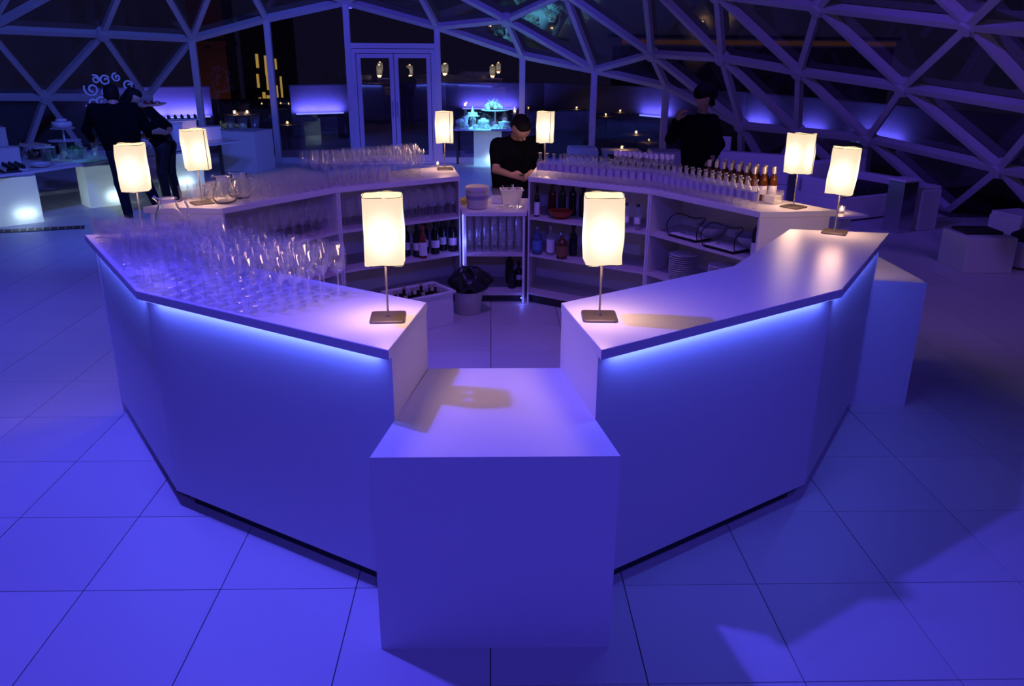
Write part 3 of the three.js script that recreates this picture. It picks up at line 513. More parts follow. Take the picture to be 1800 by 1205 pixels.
// ---------------------------------------------------------------- outside: terrace, parapet with uplights, town
{
  const g = struct('terrace_ground');
  part('terrace_slab', new THREE.CylinderGeometry(30, 30, 0.3, 64).translate(-2.5, -0.38, -6), M.terrace, g);
  const W = [[-14, -13.5], [-8.4, -16.8], [-4.0, -18.8], [-1.4, -20.6], [1.6, -20.4], [4.3, -18.2], [6.3, -15.6], [7.3, -12.9], [8.1, -10.2], [9.2, -6.5], [9.6, -2.5]];
  const par = struct('wall_parapet');
  for (let i = 0; i + 1 < W.length; i++) {
    for (const [s0, s1] of i === 1 ? [[0, 0.235], [0.66, 1]] : [[0, 1]]) { // the wall is open between the second pair of posts
      const p0 = lerp2(W[i], W[i + 1], s0), p1 = lerp2(W[i], W[i + 1], s1), a = V(p0[0], 0, p0[1]), b = V(p1[0], 0, p1[1]);
      part('parapet_panel', bar(a.clone().setY(0.43), b.clone().setY(0.43), 0.12, 1.3), M.parapet, par);
      part('coping', bar(a.clone().setY(1.09), b.clone().setY(1.09), 0.2, 0.04), M.parapet, par);
    }
  }
  // uplights let in at the foot of the wall, each a glowing bar with its own light
  const UP = [[0, 0.80, 1.0, 2.0], [1, 0.02, 0.22, 2.0], [1, 0.68, 0.95, 2.0], [3, 0.18, 0.72, 1.5], [5, -0.02, 0.28, 1.2], [6, 0.05, 0.35, 1.0], [6, 0.72, 0.98, 0.9], [7, 0.35, 0.80, 1.0]];
  const UPAT = ['left of the scroll ornament', 'behind the canape tray', 'seen left of the glass door', 'behind the cyan lit food', 'left of the dark standing figure', 'right of the dark standing figure', 'behind the lamp by the amber bottles', 'behind the lamp of the empty worktop'];
  for (const [n0, [i, s0, s1, k]] of UP.entries()) {
    const p0 = lerp2(W[i], W[i + 1], s0), p1 = lerp2(W[i], W[i + 1], s1), m = lerp2(p0, p1, 0.5), len = d2(p0, p1);
    let n = [-(p1[1] - p0[1]) / len, (p1[0] - p0[0]) / len]; if (n[0] * (-1 - m[0]) + n[1] * (0 - m[1]) < 0) n = [-n[0], -n[1]];
    const off = (p, d) => V(p[0] + n[0] * d, 0.36, p[1] + n[1] * d);
    const t = thing('wall_uplight', 'blue glowing uplight bar at the terrace wall foot, ' + UPAT[n0], 'uplight', [0, 0, 0], 0, 'uplights along the terrace wall');
    part('housing', bar(off(p0, 0.2).setY(0.30), off(p1, 0.2).setY(0.30), 0.08, 0.06), M.dark, t);
    part('light_bar', bar(off(p0, 0.2), off(p1, 0.2), 0.03, 0.03), M.led, t);
    const l = new THREE.RectAreaLight(rgb(0.12, 0.10, 1), 170 * k, len, 0.03); l.name = 'uplight_light'; l.position.copy(off(m, 0.2).setY(0.385)); l.up.set(n[0], 0, n[1]); l.lookAt(m[0], 1.1, m[1]); scene.add(l);
  }
  // buildings of the town beyond
  const tower = thing('brick_tower', 'tall dim reddish brick tower beyond the terrace, left of the lit windows', 'tower', [-13.9, 0, -38.5]);
  part('shaft', box(1.7, 26, 1.7, 0, 3, 0), M.brick, tower);
  for (const y of [2.2, 6.5, 11]) part('string_course', box(1.86, 0.18, 1.86, 0, y, 0), M.brick, tower);
  for (let k = 0; k < 4; k++) part('window', box(0.3, 0.9, 0.06, 0, -1 + k * 3.4, 0.86), M.night, tower);
  spot('tower_flood', rgb(1, 0.45, 0.3), 16, [-13.2, -4, -34], [-13.9, 4, -38.5], 0.7, 0.8, 10);
  const lit = thing('town_building', 'distant dark building with tall golden lit windows', 'building', [-15.6, 0, -54]);
  part('wall', box(3.4, 16, 1.4, 0.2, -4, -0.9), M.night, lit);
  for (const [x, y, w, h] of [[-0.45, 1.1, 0.18, 0.9], [0.15, 0.8, 0.22, 1.3], [0.16, -0.3, 0.2, 1.0], [-0.2, -1.5, 0.2, 1.1], [0.1, -1.7, 0.26, 1.1], [0.42, -1.8, 0.16, 0.9], [-0.2, -3.1, 0.2, 1.2], [0.12, -3.3, 0.24, 1.2], [0.46, -3.3, 0.18, 0.9], [-0.52, -0.2, 0.16, 0.9], [-0.5, -1.7, 0.16, 0.8], [0.74, -2.4, 0.16, 1.0], [0.72, -0.9, 0.14, 0.8], [0.8, 0.9, 0.12, 0.7], [-0.48, -3.2, 0.16, 0.8], [1.05, -0.6, 0.12, 1.4], [1.3, -2.2, 0.1, 0.5], [1.35, -3.6, 0.14, 0.6]]) part('window', box(w, h, 0.1, x, y, -0.18), M.goldWindow, lit);
  const far = thing('town_building', 'long low distant building with a faint orange lit cornice', 'building', [18.3, 0, -51.5], 0.316);
  part('wall', box(21.5, 12, 1, 0, -3.8, -0.8), M.night, far); part('lit_cornice', box(21.2, 0.28, 0.3, 0, 2.45, -0.2), M.cornice, far);
  part('roof', box(21.9, 0.2, 1.8, 0, 2.8, -0.8), M.night, far);
  // tea lights on small outdoor tables
  const spots = [[2.42, -18.9, 'single tea light far out by the terrace wall'], [3.5, -17.8, 'tea light to the right of two far terrace ones'], [2.93, -16.46, 'tea light on the far terrace table, lower of a pair'], [2.94, -11.88, 'tea light on a terrace table close to the glass front'], [-4.57, -13.77, 'tea light on the terrace left of the glass door'], [-8.2, -15.4, 'tea light on the far left of the terrace'], [4.6, -12.4, 'tea light on the terrace behind the standing person']];
  spots.forEach(([x, z, l]) => {
    const t = thing('terrace_table', 'dark round table under the ' + l, 'table', [x, -0.23, z]);
    part('table_top', cyl(0.3, 0.3, 0.03, 28, 0, 0.67, 0), M.dark, t); part('pole', cyl(0.025, 0.025, 0.65, 12, 0, 0.33, 0), M.wire, t); part('foot', cyl(0.19, 0.2, 0.02, 24, 0, 0.01, 0), M.wire, t);
    candle([x, 0.456, z], l);
  });
}
function candle(pos, label) {
  const t = thing('tea_light', label, 'candle', pos, 0);
  part('glass_cup', lathe([[0, 0.002], [0.026, 0.003], [0.032, 0.07]], 18), M.glass, t); part('wax', cyl(0.02, 0.02, 0.02, 16, 0, 0.014, 0), M.white, t);
  part('flame', lathe([[0, 0.024], [0.012, 0.034], [0.015, 0.046], [0.007, 0.062], [0, 0.075]], 12), M.flame, t);
  point('flame_light', rgb(1, 0.55, 0.2), 0.05, [pos[0], pos[1] + 0.045, pos[2]], 0.6);
}

// ---------------------------------------------------------------- lounge on the right and by the glass front
function cubeSeat(label, x, z, turn, w, h, d, mat = M.block) {
  const t = thing('cube_stool', label, 'stool', [x, 0, z], turn); part('body', box(w, h, d, 0, h / 2, 0, 0.012), mat, t); part('cushion', box(w * 0.96, 0.05, d * 0.96, 0, h + 0.02, 0, 0.018), mat, t); return t;
}
function lowSofa(label, x, z, turn, w, mat, cush) {
  const t = thing('lounge_sofa', label, 'sofa', [x, 0, z], turn);
  part('base', box(w, 0.3, 0.72, 0, 0.17, 0, 0.02), mat, t); part('backrest', box(w, 0.42, 0.16, 0, 0.5, -0.3, 0.03), mat, t);
  for (const s of [-1, 1]) part('armrest', box(0.13, 0.22, 0.7, s * (w / 2 - 0.065), 0.42, 0.02, 0.025), mat, t);
  for (const s of [-1, 1]) part('cushion', box((w - 0.28) / 2 - 0.01, 0.12, 0.54, s * (w - 0.28) / 4, 0.38, 0.06, 0.04), cush, t);
  return t;
}
{
  cubeSeat('white cube stool by the glass front, left of the low tea light table', 1.62, -9.75, 0.0, 0.52, 0.4, 0.5);
  cubeSeat('white cube stool by the glass front, right of the low tea light table', 2.98, -9.1, 0.0, 0.56, 0.42, 0.5);
  const t = thing('coffee_table', 'low table holding a bright tea light between the white cubes', 'table', [2.28, 0, -9.5]);
  part('table_top', box(0.66, 0.05, 0.5, 0, 0.4, 0, 0.01), M.panel, t); for (const sx of [-1, 1]) part('side', box(0.04, 0.37, 0.48, sx * 0.29, 0.19, 0, 0.006), M.panel, t);
  candle([2.28, 0.427, -9.45], 'bright tea light on the low table between two white cubes');
  const c = (label, x, z, turn) => {
    const k = thing('lounge_chair', label, 'chair', [x, 0, z], turn);
    part('seat', box(0.5, 0.06, 0.5, 0, 0.4, 0, 0.02), M.panel, k); part('backrest', box(0.5, 0.36, 0.05, 0, 0.66, -0.24, 0.02), M.panel, k);
    for (const sx of [-1, 1]) for (const sz of [-1, 1]) part('leg', box(0.04, sz < 0 ? 0.84 : 0.38, 0.04, sx * 0.24, sz < 0 ? 0.42 : 0.19, sz * 0.23, 0.008), M.panel, k);
    for (const sx of [-1, 1]) part('armrest', box(0.05, 0.04, 0.48, sx * 0.26, 0.58, 0, 0.012), M.panel, k);
    return k;
  };
  c('light framed lounge chair just right of the standing dark figure', 3.35, -7.6, -0.5);
  lowSofa('pale lounge sofa seen from behind, left of the amber bottles lamp', 3.95, -7.0, 2.6, 1.0, M.panel, M.panel);
  lowSofa('white sofa with black cushions behind the far right lamp', 4.75, -5.75, 0.45, 1.15, M.block, M.cushion);
  const st = thing('bar_table', 'low white side table with tea light behind the far right lamp', 'table', [3.78, 0, -3.6], 0.3);
  part('table_top', box(0.4, 0.03, 0.4, 0, 0.435, 0, 0.008), M.panel, st); part('column', box(0.16, 0.42, 0.16, 0, 0.21, 0, 0.01), M.panel, st);
  candle([3.78, 0.451, -3.6], 'tea light glowing beside the far right lamp pole');
  const mt = thing('metal_column', 'tall box column with mirror finish right of the white sofa', 'column', [5.0, 0, -4.75], 0.4);
  part('shell', box(0.24, 0.62, 0.24, 0, 0.31, 0, 0.01), M.chrome, mt); part('cap', box(0.27, 0.03, 0.27, 0, 0.635, 0, 0.008), M.panel, mt);
  cubeSeat('narrow pale block right beside the mirror finish column', 5.36, -4.95, 0.3, 0.3, 0.5, 0.3, M.panel);
  const pa = thing('display_plinth', 'large pale plinth with black tray top at far right', 'plinth', [4.98, 0, -3.0], -0.82 + 0.785 * 2 - 0.75);
  part('body', box(0.5, 0.36, 0.5, 0, 0.18, 0, 0.008), M.block, pa); part('tray', box(0.38, 0.03, 0.3, 0, 0.376, -0.06, 0.008), M.dark, pa);
  cubeSeat('pale cube stool behind the plinth with the black tray', 5.95, -3.9, 0.3, 0.42, 0.36, 0.42);
  const w = thing('corner_sofa', 'white corner sofa at the right edge of the photo', 'sofa', [5.75, 0, -2.9], -0.9);
  part('base', box(0.8, 0.26, 0.6, 0, 0.15, 0, 0.02), M.block, w); part('backrest', box(0.8, 0.3, 0.14, 0, 0.42, -0.25, 0.03), M.block, w); part('cushion', box(0.74, 0.1, 0.44, 0, 0.32, 0.05, 0.03), M.cushion, w);
}
//__MORE2__
// ---------------------------------------------------------------- buffet on the left
const F = [0.66, 0.75]; // the way the glowing plinths face
function glowPlinth(label, x, z, turn, w, h, d, power, lx = 0) {
  const t = thing('glowing_plinth', label, 'plinth', [x, 0, z], turn);
  const side = (a, len, off) => new THREE.PlaneGeometry(len, h).translate(0, h / 2, off).rotateY(a);
  part('shell', merge([side(0, w, d / 2), side(Math.PI, w, d / 2), side(Math.PI / 2, d, w / 2), side(-Math.PI / 2, d, w / 2)]), M.plinthGlow, t);
  part('lid', box(w, 0.02, d, 0, h - 0.011, 0), M.white, t);
  for (const s of [-1, 1]) {
    const o = V(lx + s * 0.055, 0.13, d / 2 - 0.04).applyAxisAngle(V(0, 1, 0), turn).add(V(x, 0, z));
    part('bulb', new THREE.SphereGeometry(0.02, 12, 8), M.bulb, t, [lx + s * 0.055, 0.13, d / 2 - 0.04]);
    point('plinth_light', rgb(0.62, 0.86, 1), power, o.toArray(), 1.2);
  }
}
{
  const turn = Math.atan2(F[0], F[1]);
  const ctr = (a, b, depth) => [(a[0] + b[0]) / 2 - F[0] * depth / 2, (a[1] + b[1]) / 2 - F[1] * depth / 2];
  const P = [[[-6.03, -4.90], [-5.70, -5.28], 'glowing white plinth under the buffet table at the left edge', 0.6, 0.07], [[-5.51, -6.17], [-5.13, -6.52], 'glowing white plinth behind the legs of the person at the buffet', 0.58, 0.1], [[-4.92, -7.47], [-4.50, -7.85], 'glowing white plinth under the buffet behind the seamed lamp', 0.58, -0.02]];
  for (const [a, b, label, h, lx] of P) { const c = ctr(a, b, 0.4); glowPlinth(label, c[0], c[1], turn, d2(a, b), h, 0.4, 0.15, lx); }
  const front = [[-6.35, -4.25], [-5.93, -4.95], [-5.64, -5.44], [-5.36, -6.08], [-4.98, -7.07], [-4.66, -8.0], [-4.15, -8.83]];
  const back = front.map(([x, z]) => [x - 0.95, z - 0.62]).reverse();
  const t = thing('buffet_table', 'long curved white buffet tabletop resting on glowing plinths', 'table');
  part('table_top', prism([...front, ...back], 0.60, 0.63, 0.004), M.top, t);
  part('leg', box(0.05, 0.6, 0.05, -4.55, 0.3, -8.9), M.dark, t); part('leg', box(0.05, 0.6, 0.05, -6.9, 0.3, -5.6), M.dark, t); part('leg', box(0.05, 0.6, 0.05, -5.7, 0.3, -8.4), M.dark, t);
  const kerb = struct('trim_1'); part('kerb', prism([[-7.6, -6.2], [-6.0, -7.85], [-5.25, -8.7], [-5.35, -8.78], [-6.1, -7.95], [-7.7, -6.3]], 0, 0.05), M.panel, kerb);
  const gr = struct('trim_2'); const gq = [[-6.9, -4.28], [-4.98, -4.84], [-5.06, -5.02], [-6.98, -4.47]];
  part('floor_channel', prism(gq, 0.0, 0.006), M.kick, gr);
  for (let k = 0; k < 24; k++) { const a = lerp2(gq[0], gq[1], (k + 0.5) / 24), b = lerp2(gq[3], gq[2], (k + 0.5) / 24); part('grate_bar', bar(V(a[0], 0.008, a[1]), V(b[0], 0.008, b[1]), 0.012, 0.008), M.steel, gr); }
}
const T = 0.632;
function cakeStand(label, pos, r, h, tiers = 1, mat = M.white) {
  const t = thing('cake_stand', label, 'cake stand', pos);
  for (let k = 0; k < tiers; k++) { part('plate', lathe([[0, 0.004], [r * (1 - 0.25 * k), 0.004], [r * (1 - 0.25 * k) * 1.03, 0.016], [0, 0.012]], 28).translate(0, h * (k + 1), 0), mat, t); }
  part('stem', lathe([[r * 0.5, 0], [r * 0.42, 0.008], [0.014, 0.04], [0.012, h * tiers]], 20), mat, t); return t;
}
function bowl(label, pos, r, h, mat = M.white, fill) {
  const t = thing('serving_bowl', label, 'bowl', pos);
  part('bowl', lathe([[0, 0.003], [r * 0.5, 0.003], [r * 0.85, h * 0.5], [r, h], [r * 0.96, h], [r * 0.8, h * 0.52], [0, 0.012]], 26), mat, t);
  if (fill) for (let k = 0; k < 9; k++) part('fruit', new THREE.SphereGeometry(r * 0.26, 12, 9), fill, t, [r * 0.55 * Math.cos(k * 0.9) * (k % 3 ? 1 : 0.3), h * 0.75 + (k % 3 ? 0 : r * 0.2), r * 0.55 * Math.sin(k * 0.9) * (k % 3 ? 1 : 0.3)]);
  return t;
}
function platter(label, pos, w, d, turn, mat, bits, bitMat, bh = 0.03) {
  const t = thing('serving_platter', label, 'platter', pos, turn);
  part('plate', box(w, 0.014, d, 0, 0.008, 0, 0.006), mat, t);
  for (let k = 0; k < bits; k++) part('canape', lathe([[0, 0], [0.018, 0], [0.019, bh * 0.6], [0.01, bh], [0, bh * 1.1]], 9), bitMat, t, [(-0.42 + 0.84 * ((k % 6) / 5)) * w, 0.015, (-0.32 + 0.64 * (Math.floor(k / 6) / Math.max(1, Math.ceil(bits / 6) - 1))) * d]);
  return t;
}
{
  const pale = (l, x, z, w, h, d, turn = 0.72, y = T) => { const t = thing('display_box', l, 'box', [x, y, z], turn); part('body', box(w, h, d, 0, h / 2, 0, 0.008), M.white, t); part('lid', box(w * 1.03, 0.012, d * 1.03, 0, h + 0.005, 0, 0.004), M.white, t); return t; };
  pale('white display box at the left end of the buffet', -6.42, -5.95, 0.34, 0.2, 0.26);
  pale('white display box standing on another at the buffet left end', -6.75, -6.3, 0.34, 0.42, 0.3);
  platter('platter of dark canapes at the left end of the buffet', [-6.06, T, -5.5], 0.5, 0.22, 0.72 + 1.57, M.white, 18, M.dark, 0.05);
  platter('low white platter raised behind the canapes on the buffet', [-6.2, T + 0.17, -6.35], 0.55, 0.26, 0.9 + 1.57, M.white, 12, M.food);
  for (let k = 0; k < 4; k++) { const g = thing('shot_glass', `small dark shot glass under the raised buffet platter, ${k < 2 ? 'front' : 'rear'} ${k % 2 ? 'right' : 'left'} corner`, 'glass', [-6.2 + (k % 2 ? 0.16 : -0.16), T, -6.35 + (k < 2 ? 0.14 : -0.14)], 0, 'glasses under the raised platter'); part('body', lathe([[0, 0.002], [0.026, 0.002], [0.034, 0.168]], 16), M.glass, g); part('drink', cyl(0.03, 0.025, 0.1, 16, 0, 0.055, 0), M.dark, g); }
  bowl('glinting faceted glass bowl beside the person at the buffet', [-5.72, T, -6.42], 0.16, 0.15, M.glass, M.leaf);
  bowl('small glass bowl near the hip of the person at the buffet', [-5.42, T, -6.36], 0.11, 0.1, M.glass);
  bowl('white shallow bowl at the front edge of the buffet', [-5.78, T, -5.62], 0.12, 0.05, M.white);
  platter('dark slate with food at the front edge of the buffet', [-5.98, T, -5.25], 0.3, 0.22, 0.72 + 1.57, M.dark, 6, M.food);
  platter('pale plate between the bowls on the buffet front', [-5.66, T, -5.95], 0.26, 0.2, 0.72, M.white, 6, M.food);
  cakeStand('two tier cake stand left of the person at the buffet', [-6.15, T, -7.05], 0.21, 0.17, 2);
  { const c = thing('cake', 'round white cake on the two tier stand', 'cake', [-6.15, T + 0.36, -7.05]); part('body', lathe([[0, 0], [0.13, 0], [0.135, 0.07], [0.12, 0.085], [0, 0.085]], 26), M.white, c); part('topping', lathe([[0, 0.085], [0.08, 0.085], [0.07, 0.12], [0, 0.13]], 20), M.white, c); }
  for (const [x, z, l] of [[-5.29, -8.28, 'white ribbed tub at the right part of the buffet, left of two'], [-5.08, -8.5, 'white ribbed tub at the right part of the buffet, right of two']]) {
    const t = thing('white_tub', l, 'tub', [x, T, z]); part('body', lathe([[0, 0.003], [0.085, 0.003], [0.1, 0.3], [0.108, 0.305], [0.104, 0.312], [0.09, 0.3], [0.078, 0.02], [0, 0.014]], 26), M.white, t); part('band', new THREE.TorusGeometry(0.104, 0.006, 6, 28).rotateX(Math.PI / 2).translate(0, 0.296, 0), M.white, t);
  }
  { const t = thing('pedestal_stand', 'tall pedestal with wide platter behind the white tubs', 'stand', [-5.66, T, -8.75]);
    part('pedestal', lathe([[0.13, 0], [0.13, 0.02], [0.1, 0.2], [0.11, 0.38], [0.16, 0.55], [0, 0.55]], 26), M.white, t); part('platter', lathe([[0, 0.55], [0.3, 0.555], [0.37, 0.585], [0.365, 0.592], [0.29, 0.568], [0, 0.565]], 34), M.white, t);
    for (let k = 0; k < 14; k++) part('canape', new THREE.SphereGeometry(0.03, 9, 7), k % 3 ? M.red : M.food, t, [0.24 * Math.cos(k * 0.45), 0.59, 0.24 * Math.sin(k * 0.45)]); }
  pale('white display box carrying the canape tray at the buffet right part', -5.2, -9.0, 0.5, 0.3, 0.3, 0.45);
  platter('white tray with a row of dark canapes on the display box', [-5.2, T + 0.316, -9.0], 0.62, 0.26, 0.45, M.white, 12, M.dark, 0.06);
  pale('low white display box behind the seamed lamp on the buffet', -4.72, -9.0, 0.34, 0.2, 0.26, 0.4);
  { const t = thing('herb_bundle', 'flat bundle of dark green herbs on the buffet front edge', 'herbs', [-5.15, T, -7.75], 0.7); for (let k = 0; k < 26; k++) { const g = new THREE.PlaneGeometry(0.05, 0.02, 2, 1); part('leaf', g, M.leaf, t, [rr(-0.16, 0.16), 0.01 + rr(0, 0.03), rr(-0.07, 0.07)], [rr(-1.6, -0.9), rr(-0.5, 0.5), rr(0, 6)]); } }
  const along = [[-6.75, -5.55], [-6.55, -5.95], [-6.42, -6.62], [-6.3, -6.85], [-5.98, -6.75], [-5.82, -7.45], [-5.6, -7.8]];
  along.forEach(([x, z], k) => bowl(`small bowl of dark food at the buffet back, ${nth(k + 1)} from the left edge`, [x, T, z], 0.075 + 0.012 * (k % 3), 0.07, k % 2 ? M.glass : M.white, M.leaf));
  for (let k = 0; k < 4; k++) { const j = thing('glass_jar', `glinting tall glass jar by the hip of the buffet person, ${nth(k + 1)} from the left`, 'jar', [-5.98 + k * 0.12, T, -6.2 - k * 0.2]); part('body', lathe([[0, 0.003], [0.04, 0.003], [0.046, 0.05], [0.05, 0.2], [0.044, 0.22]], 14), M.glass, j); part('filling', lathe([[0, 0.006], [0.038, 0.008], [0.043, 0.1], [0, 0.11]], 12), k % 2 ? M.food : M.leaf, j); }
  spot('buffet_glint_spot', CYAN, 5, [-4.6, 2.9, -5.0], [-5.7, 0.65, -6.4], 0.16, 0.6, 2);
  // openwork scroll ornament standing on the buffet behind the person
  const s = thing('scroll_ornament', 'white openwork scroll ornament behind the head of the person at the buffet', 'ornament', [-5.72, T - 0.0, -7.75], 0.62);
  part('stand', merge([cyl(0.1, 0.11, 0.02, 24, 0, 0.01, 0), cyl(0.012, 0.012, 0.56, 10, 0, 0.29, 0), box(0.62, 0.02, 0.02, 0.02, 0.56, 0)]), M.white, s);
  const curl = (x, y, r, a0, dir, turns = 1.35) => { const p = []; for (let k = 0; k <= 30; k++) { const u = k / 30, a = a0 + dir * u * turns * Math.PI * 2, q = r * (1 - 0.7 * u); p.push([x + q * Math.cos(a), y + q * Math.sin(a), 0.004 * k]); } return tube(p, 0.014, 60, 7); };
  for (const [x, y, r, a, d] of [[-0.26, 0.66, 0.09, 3.4, 1], [-0.12, 0.68, 0.085, 4.2, -1], [-0.24, 0.86, 0.10, 2.6, 1], [-0.06, 0.82, 0.075, 1.0, -1], [-0.04, 0.98, 0.075, 0.5, 1], [-0.17, 1.0, 0.06, 2.0, -1], [0.12, 1.02, 0.06, 1.4, 1], [0.27, 0.90, 0.075, 0.2, 1], [0.25, 0.76, 0.07, 1.8, -1], [0.24, 0.64, 0.065, 3.0, 1], [0.33, 0.6, 0.05, 4.4, -1]]) part('scroll', curl(x, y, r, a, d), M.white, s);
  // big box with glassware at the right end of the buffet
  const bb = thing('display_block', 'large plain white block at the right end of the buffet, carrying glass bowls', 'block', [-4.4, 0, -9.92], -0.3);
  part('body', box(0.73, 0.69, 0.6, 0, 0.345, 0, 0.006), M.block, bb); part('top_board', box(0.74, 0.012, 0.61, 0, 0.697, 0, 0.004), M.block, bb);
  const names = ['left', 'middle', 'right'];
  for (let k = 0; k < 3; k++) {
    const t = thing('punch_bowl', ['faceted glass vase at the left on the large white block', 'faceted glass bowl in the middle on the large white block', 'faceted glass bowl at the right on the large white block'][k], 'bowl', [-4.62 + k * 0.2, 0.704, -9.84 - k * 0.055]);
    part('bowl', lathe([[0, 0.004], [0.05, 0.004], [0.07, 0.06], [0.095, 0.2], [0.1, 0.24]], 12), M.glass, t); part('foot', lathe([[0.03, 0], [0.055, 0], [0.05, 0.012]], 12), M.glass, t);
  }
  const tr = thing('round_tray', 'round dark tray lying across the glass bowls', 'tray', [-4.42, 0.95, -9.9]); part('disc', lathe([[0, 0], [0.3, 0], [0.32, 0.02], [0.31, 0.022], [0, 0.01]], 34), M.dark, tr); part('dome', lathe([[0.16, 0.01], [0.14, 0.05], [0, 0.07]], 26), M.steel, tr);
  for (const [x, y, z, l] of [[-4.5, 0.972, -9.75, 'tea light on the round tray, left one'], [-4.3, 0.972, -9.82, 'tea light on the round tray, right one'], [-4.86, T, -8.75, 'tea light at the right end of the buffet table']]) candle([x, y, z], l);
}
// the cyan lit food table by the glass front
{
  const z = -10.45;
  glowPlinth('glowing white plinth under the cyan lit food table', -0.08, z - 0.2, 0, 0.52, 0.66, 0.4, 0.15, 0.1);
  const t = thing('food_table', 'narrow white table crowded with cyan lit food by the glass front', 'table', [-0.12, 0, z - 0.1]);
  part('table_top', box(1.15, 0.03, 0.62, 0, 0.68, 0, 0.006), M.top, t); for (const s of [-1, 1]) part('leg', box(0.04, 0.66, 0.04, s * 0.54, 0.33, -0.2), M.dark, t);
  spot('food_spot', CYAN, 62, [-0.1, 3.0, -9.3], [-0.1, 0.75, z - 0.1], 0.2, 0.5, 2);
  const y = 0.696, I = M.white;
  cakeStand('wide cake stand with leafy pile on the cyan lit table', [0.06, y, z - 0.2], 0.26, 0.3, 1, I);
  { const p = thing('fruit_pile', 'bright pile of pale fruit and leaves on the wide cake stand', 'fruit', [0.02, y + 0.315, z - 0.2]); for (let k = 0; k < 16; k++) part('fruit', new THREE.SphereGeometry(0.038, 12, 9), k % 3 ? I : M.food, p, [0.17 * Math.cos(k * 2.4) * Math.sqrt(k / 16), 0.03 + 0.09 * (1 - k / 16), 0.14 * Math.sin(k * 2.4) * Math.sqrt(k / 16)]); for (let k = 0; k < 12; k++) { const g = new THREE.ConeGeometry(0.014, 0.16, 6).translate(0, 0.08, 0); part('leaf', g, I, p, [-0.06 + 0.02 * (k % 4), 0.08, 0], [rr(-0.9, 0.9), 0, rr(-1.1, 1.1)]); } }
  cakeStand('small cake stand left on the cyan lit table', [-0.36, y, z - 0.1], 0.13, 0.2, 1, I);
  { const p = thing('cake', 'small pale cake with peaked topping on the small stand', 'cake', [-0.36, y + 0.215, z - 0.1]); part('body', cyl(0.09, 0.1, 0.06, 22, 0, 0.03, 0), I, p); part('peak', new THREE.ConeGeometry(0.035, 0.12, 12).translate(0, 0.12, 0), I, p); }
  bowl('glass bowl of fruit at the left end of the cyan lit table', [-0.58, y + 0.0, z - 0.15], 0.12, 0.14, M.glass, I);
  bowl('round pale bowl full of fruit under the wide stand', [0.22, y, z + 0.04], 0.11, 0.12, I, I);
  bowl('glass dessert bowl in the middle of the cyan lit table', [-0.16, y + 0.0, z - 0.02], 0.13, 0.16, M.glass, I);
  for (let k = 0; k < 6; k++) { const g = thing('dessert_glass', `small dessert glass on the cyan lit table, ${nth(k + 1)} from the left`, 'glass', [-0.45 + k * 0.13, y, z + 0.14], 0, 'dessert glasses on the cyan table'); part('cup', lathe([[0, 0.003], [0.026, 0.003], [0.036, 0.09]], 14), M.glass, g); part('cream', cyl(0.03, 0.025, 0.055, 14, 0, 0.032, 0), I, g); }
  { const g = thing('tall_vase', 'tall waisted pale vase near the left of the cyan table', 'vase', [-0.48, y, z + 0.02]); part('body', lathe([[0, 0.003], [0.06, 0.003], [0.03, 0.08], [0.055, 0.2], [0.05, 0.2], [0.025, 0.08], [0, 0.02]], 20), I, g); part('rim', new THREE.TorusGeometry(0.053, 0.005, 6, 22).rotateX(Math.PI / 2).translate(0, 0.2, 0), I, g); }
  platter('front platter of pale bites on the cyan lit table', [0.18, y, z + 0.16], 0.4, 0.14, 0, I, 12, M.food);
  for (let k = 0; k < 5; k++) { const j = thing('glass_jar', `lidded glass jar of pale sweets on the cyan lit table, ${nth(k + 1)} from left`, 'jar', [-0.56 + k * 0.2, y, z - 0.33]); const r = 0.055 + 0.01 * (k % 2), hh = 0.15 + 0.05 * ((k * 2) % 3); part('body', lathe([[0, 0.003], [r * 0.9, 0.003], [r, 0.02], [r, hh * 0.8], [r * 0.6, hh]], 18), M.glass, j); part('sweets', lathe([[0, 0.006], [r * 0.88, 0.01], [r * 0.9, hh * 0.6], [0, hh * 0.72]], 14), I, j); part('lid', lathe([[r * 0.66, hh], [r * 0.6, hh + 0.015], [0.012, hh + 0.025], [0.016, hh + 0.045], [0, hh + 0.05]], 16), M.glass, j); }
  for (let k = 0; k < 4; k++) bowl(`small pale bowl in the middle row of the cyan lit table, ${nth(k + 1)} from the left`, [-0.3 + k * 0.19, y, z + 0.0 + 0.05 * (k % 2)], 0.062, 0.06, I, k % 2 ? I : M.food);
  candle([0.42, y + 0.26, z - 0.1], 'tea light at the right end of the cyan lit table'); candle([-0.5, y + 0.36, z - 0.28], 'tea light at the upper left of the cyan lit table');
  for (const [x, h, zz, l] of [[0.42, 0.26, z - 0.1, 'glass riser under the tea light, right end of the cyan table'], [-0.5, 0.36, z - 0.28, 'glass riser under the tea light, left of the cyan table']]) { const g = thing('glass_riser', l, 'riser', [x, y, zz]); part('column', cyl(0.03, 0.035, h - 0.012, 16, 0, (h - 0.012) / 2, 0), M.glass, g); part('disc', cyl(0.06, 0.06, 0.01, 20, 0, h - 0.006, 0), M.glass, g); }
  candle([-1.02, 0.02, -10.4], 'tea light on the floor beside the door frame');
}

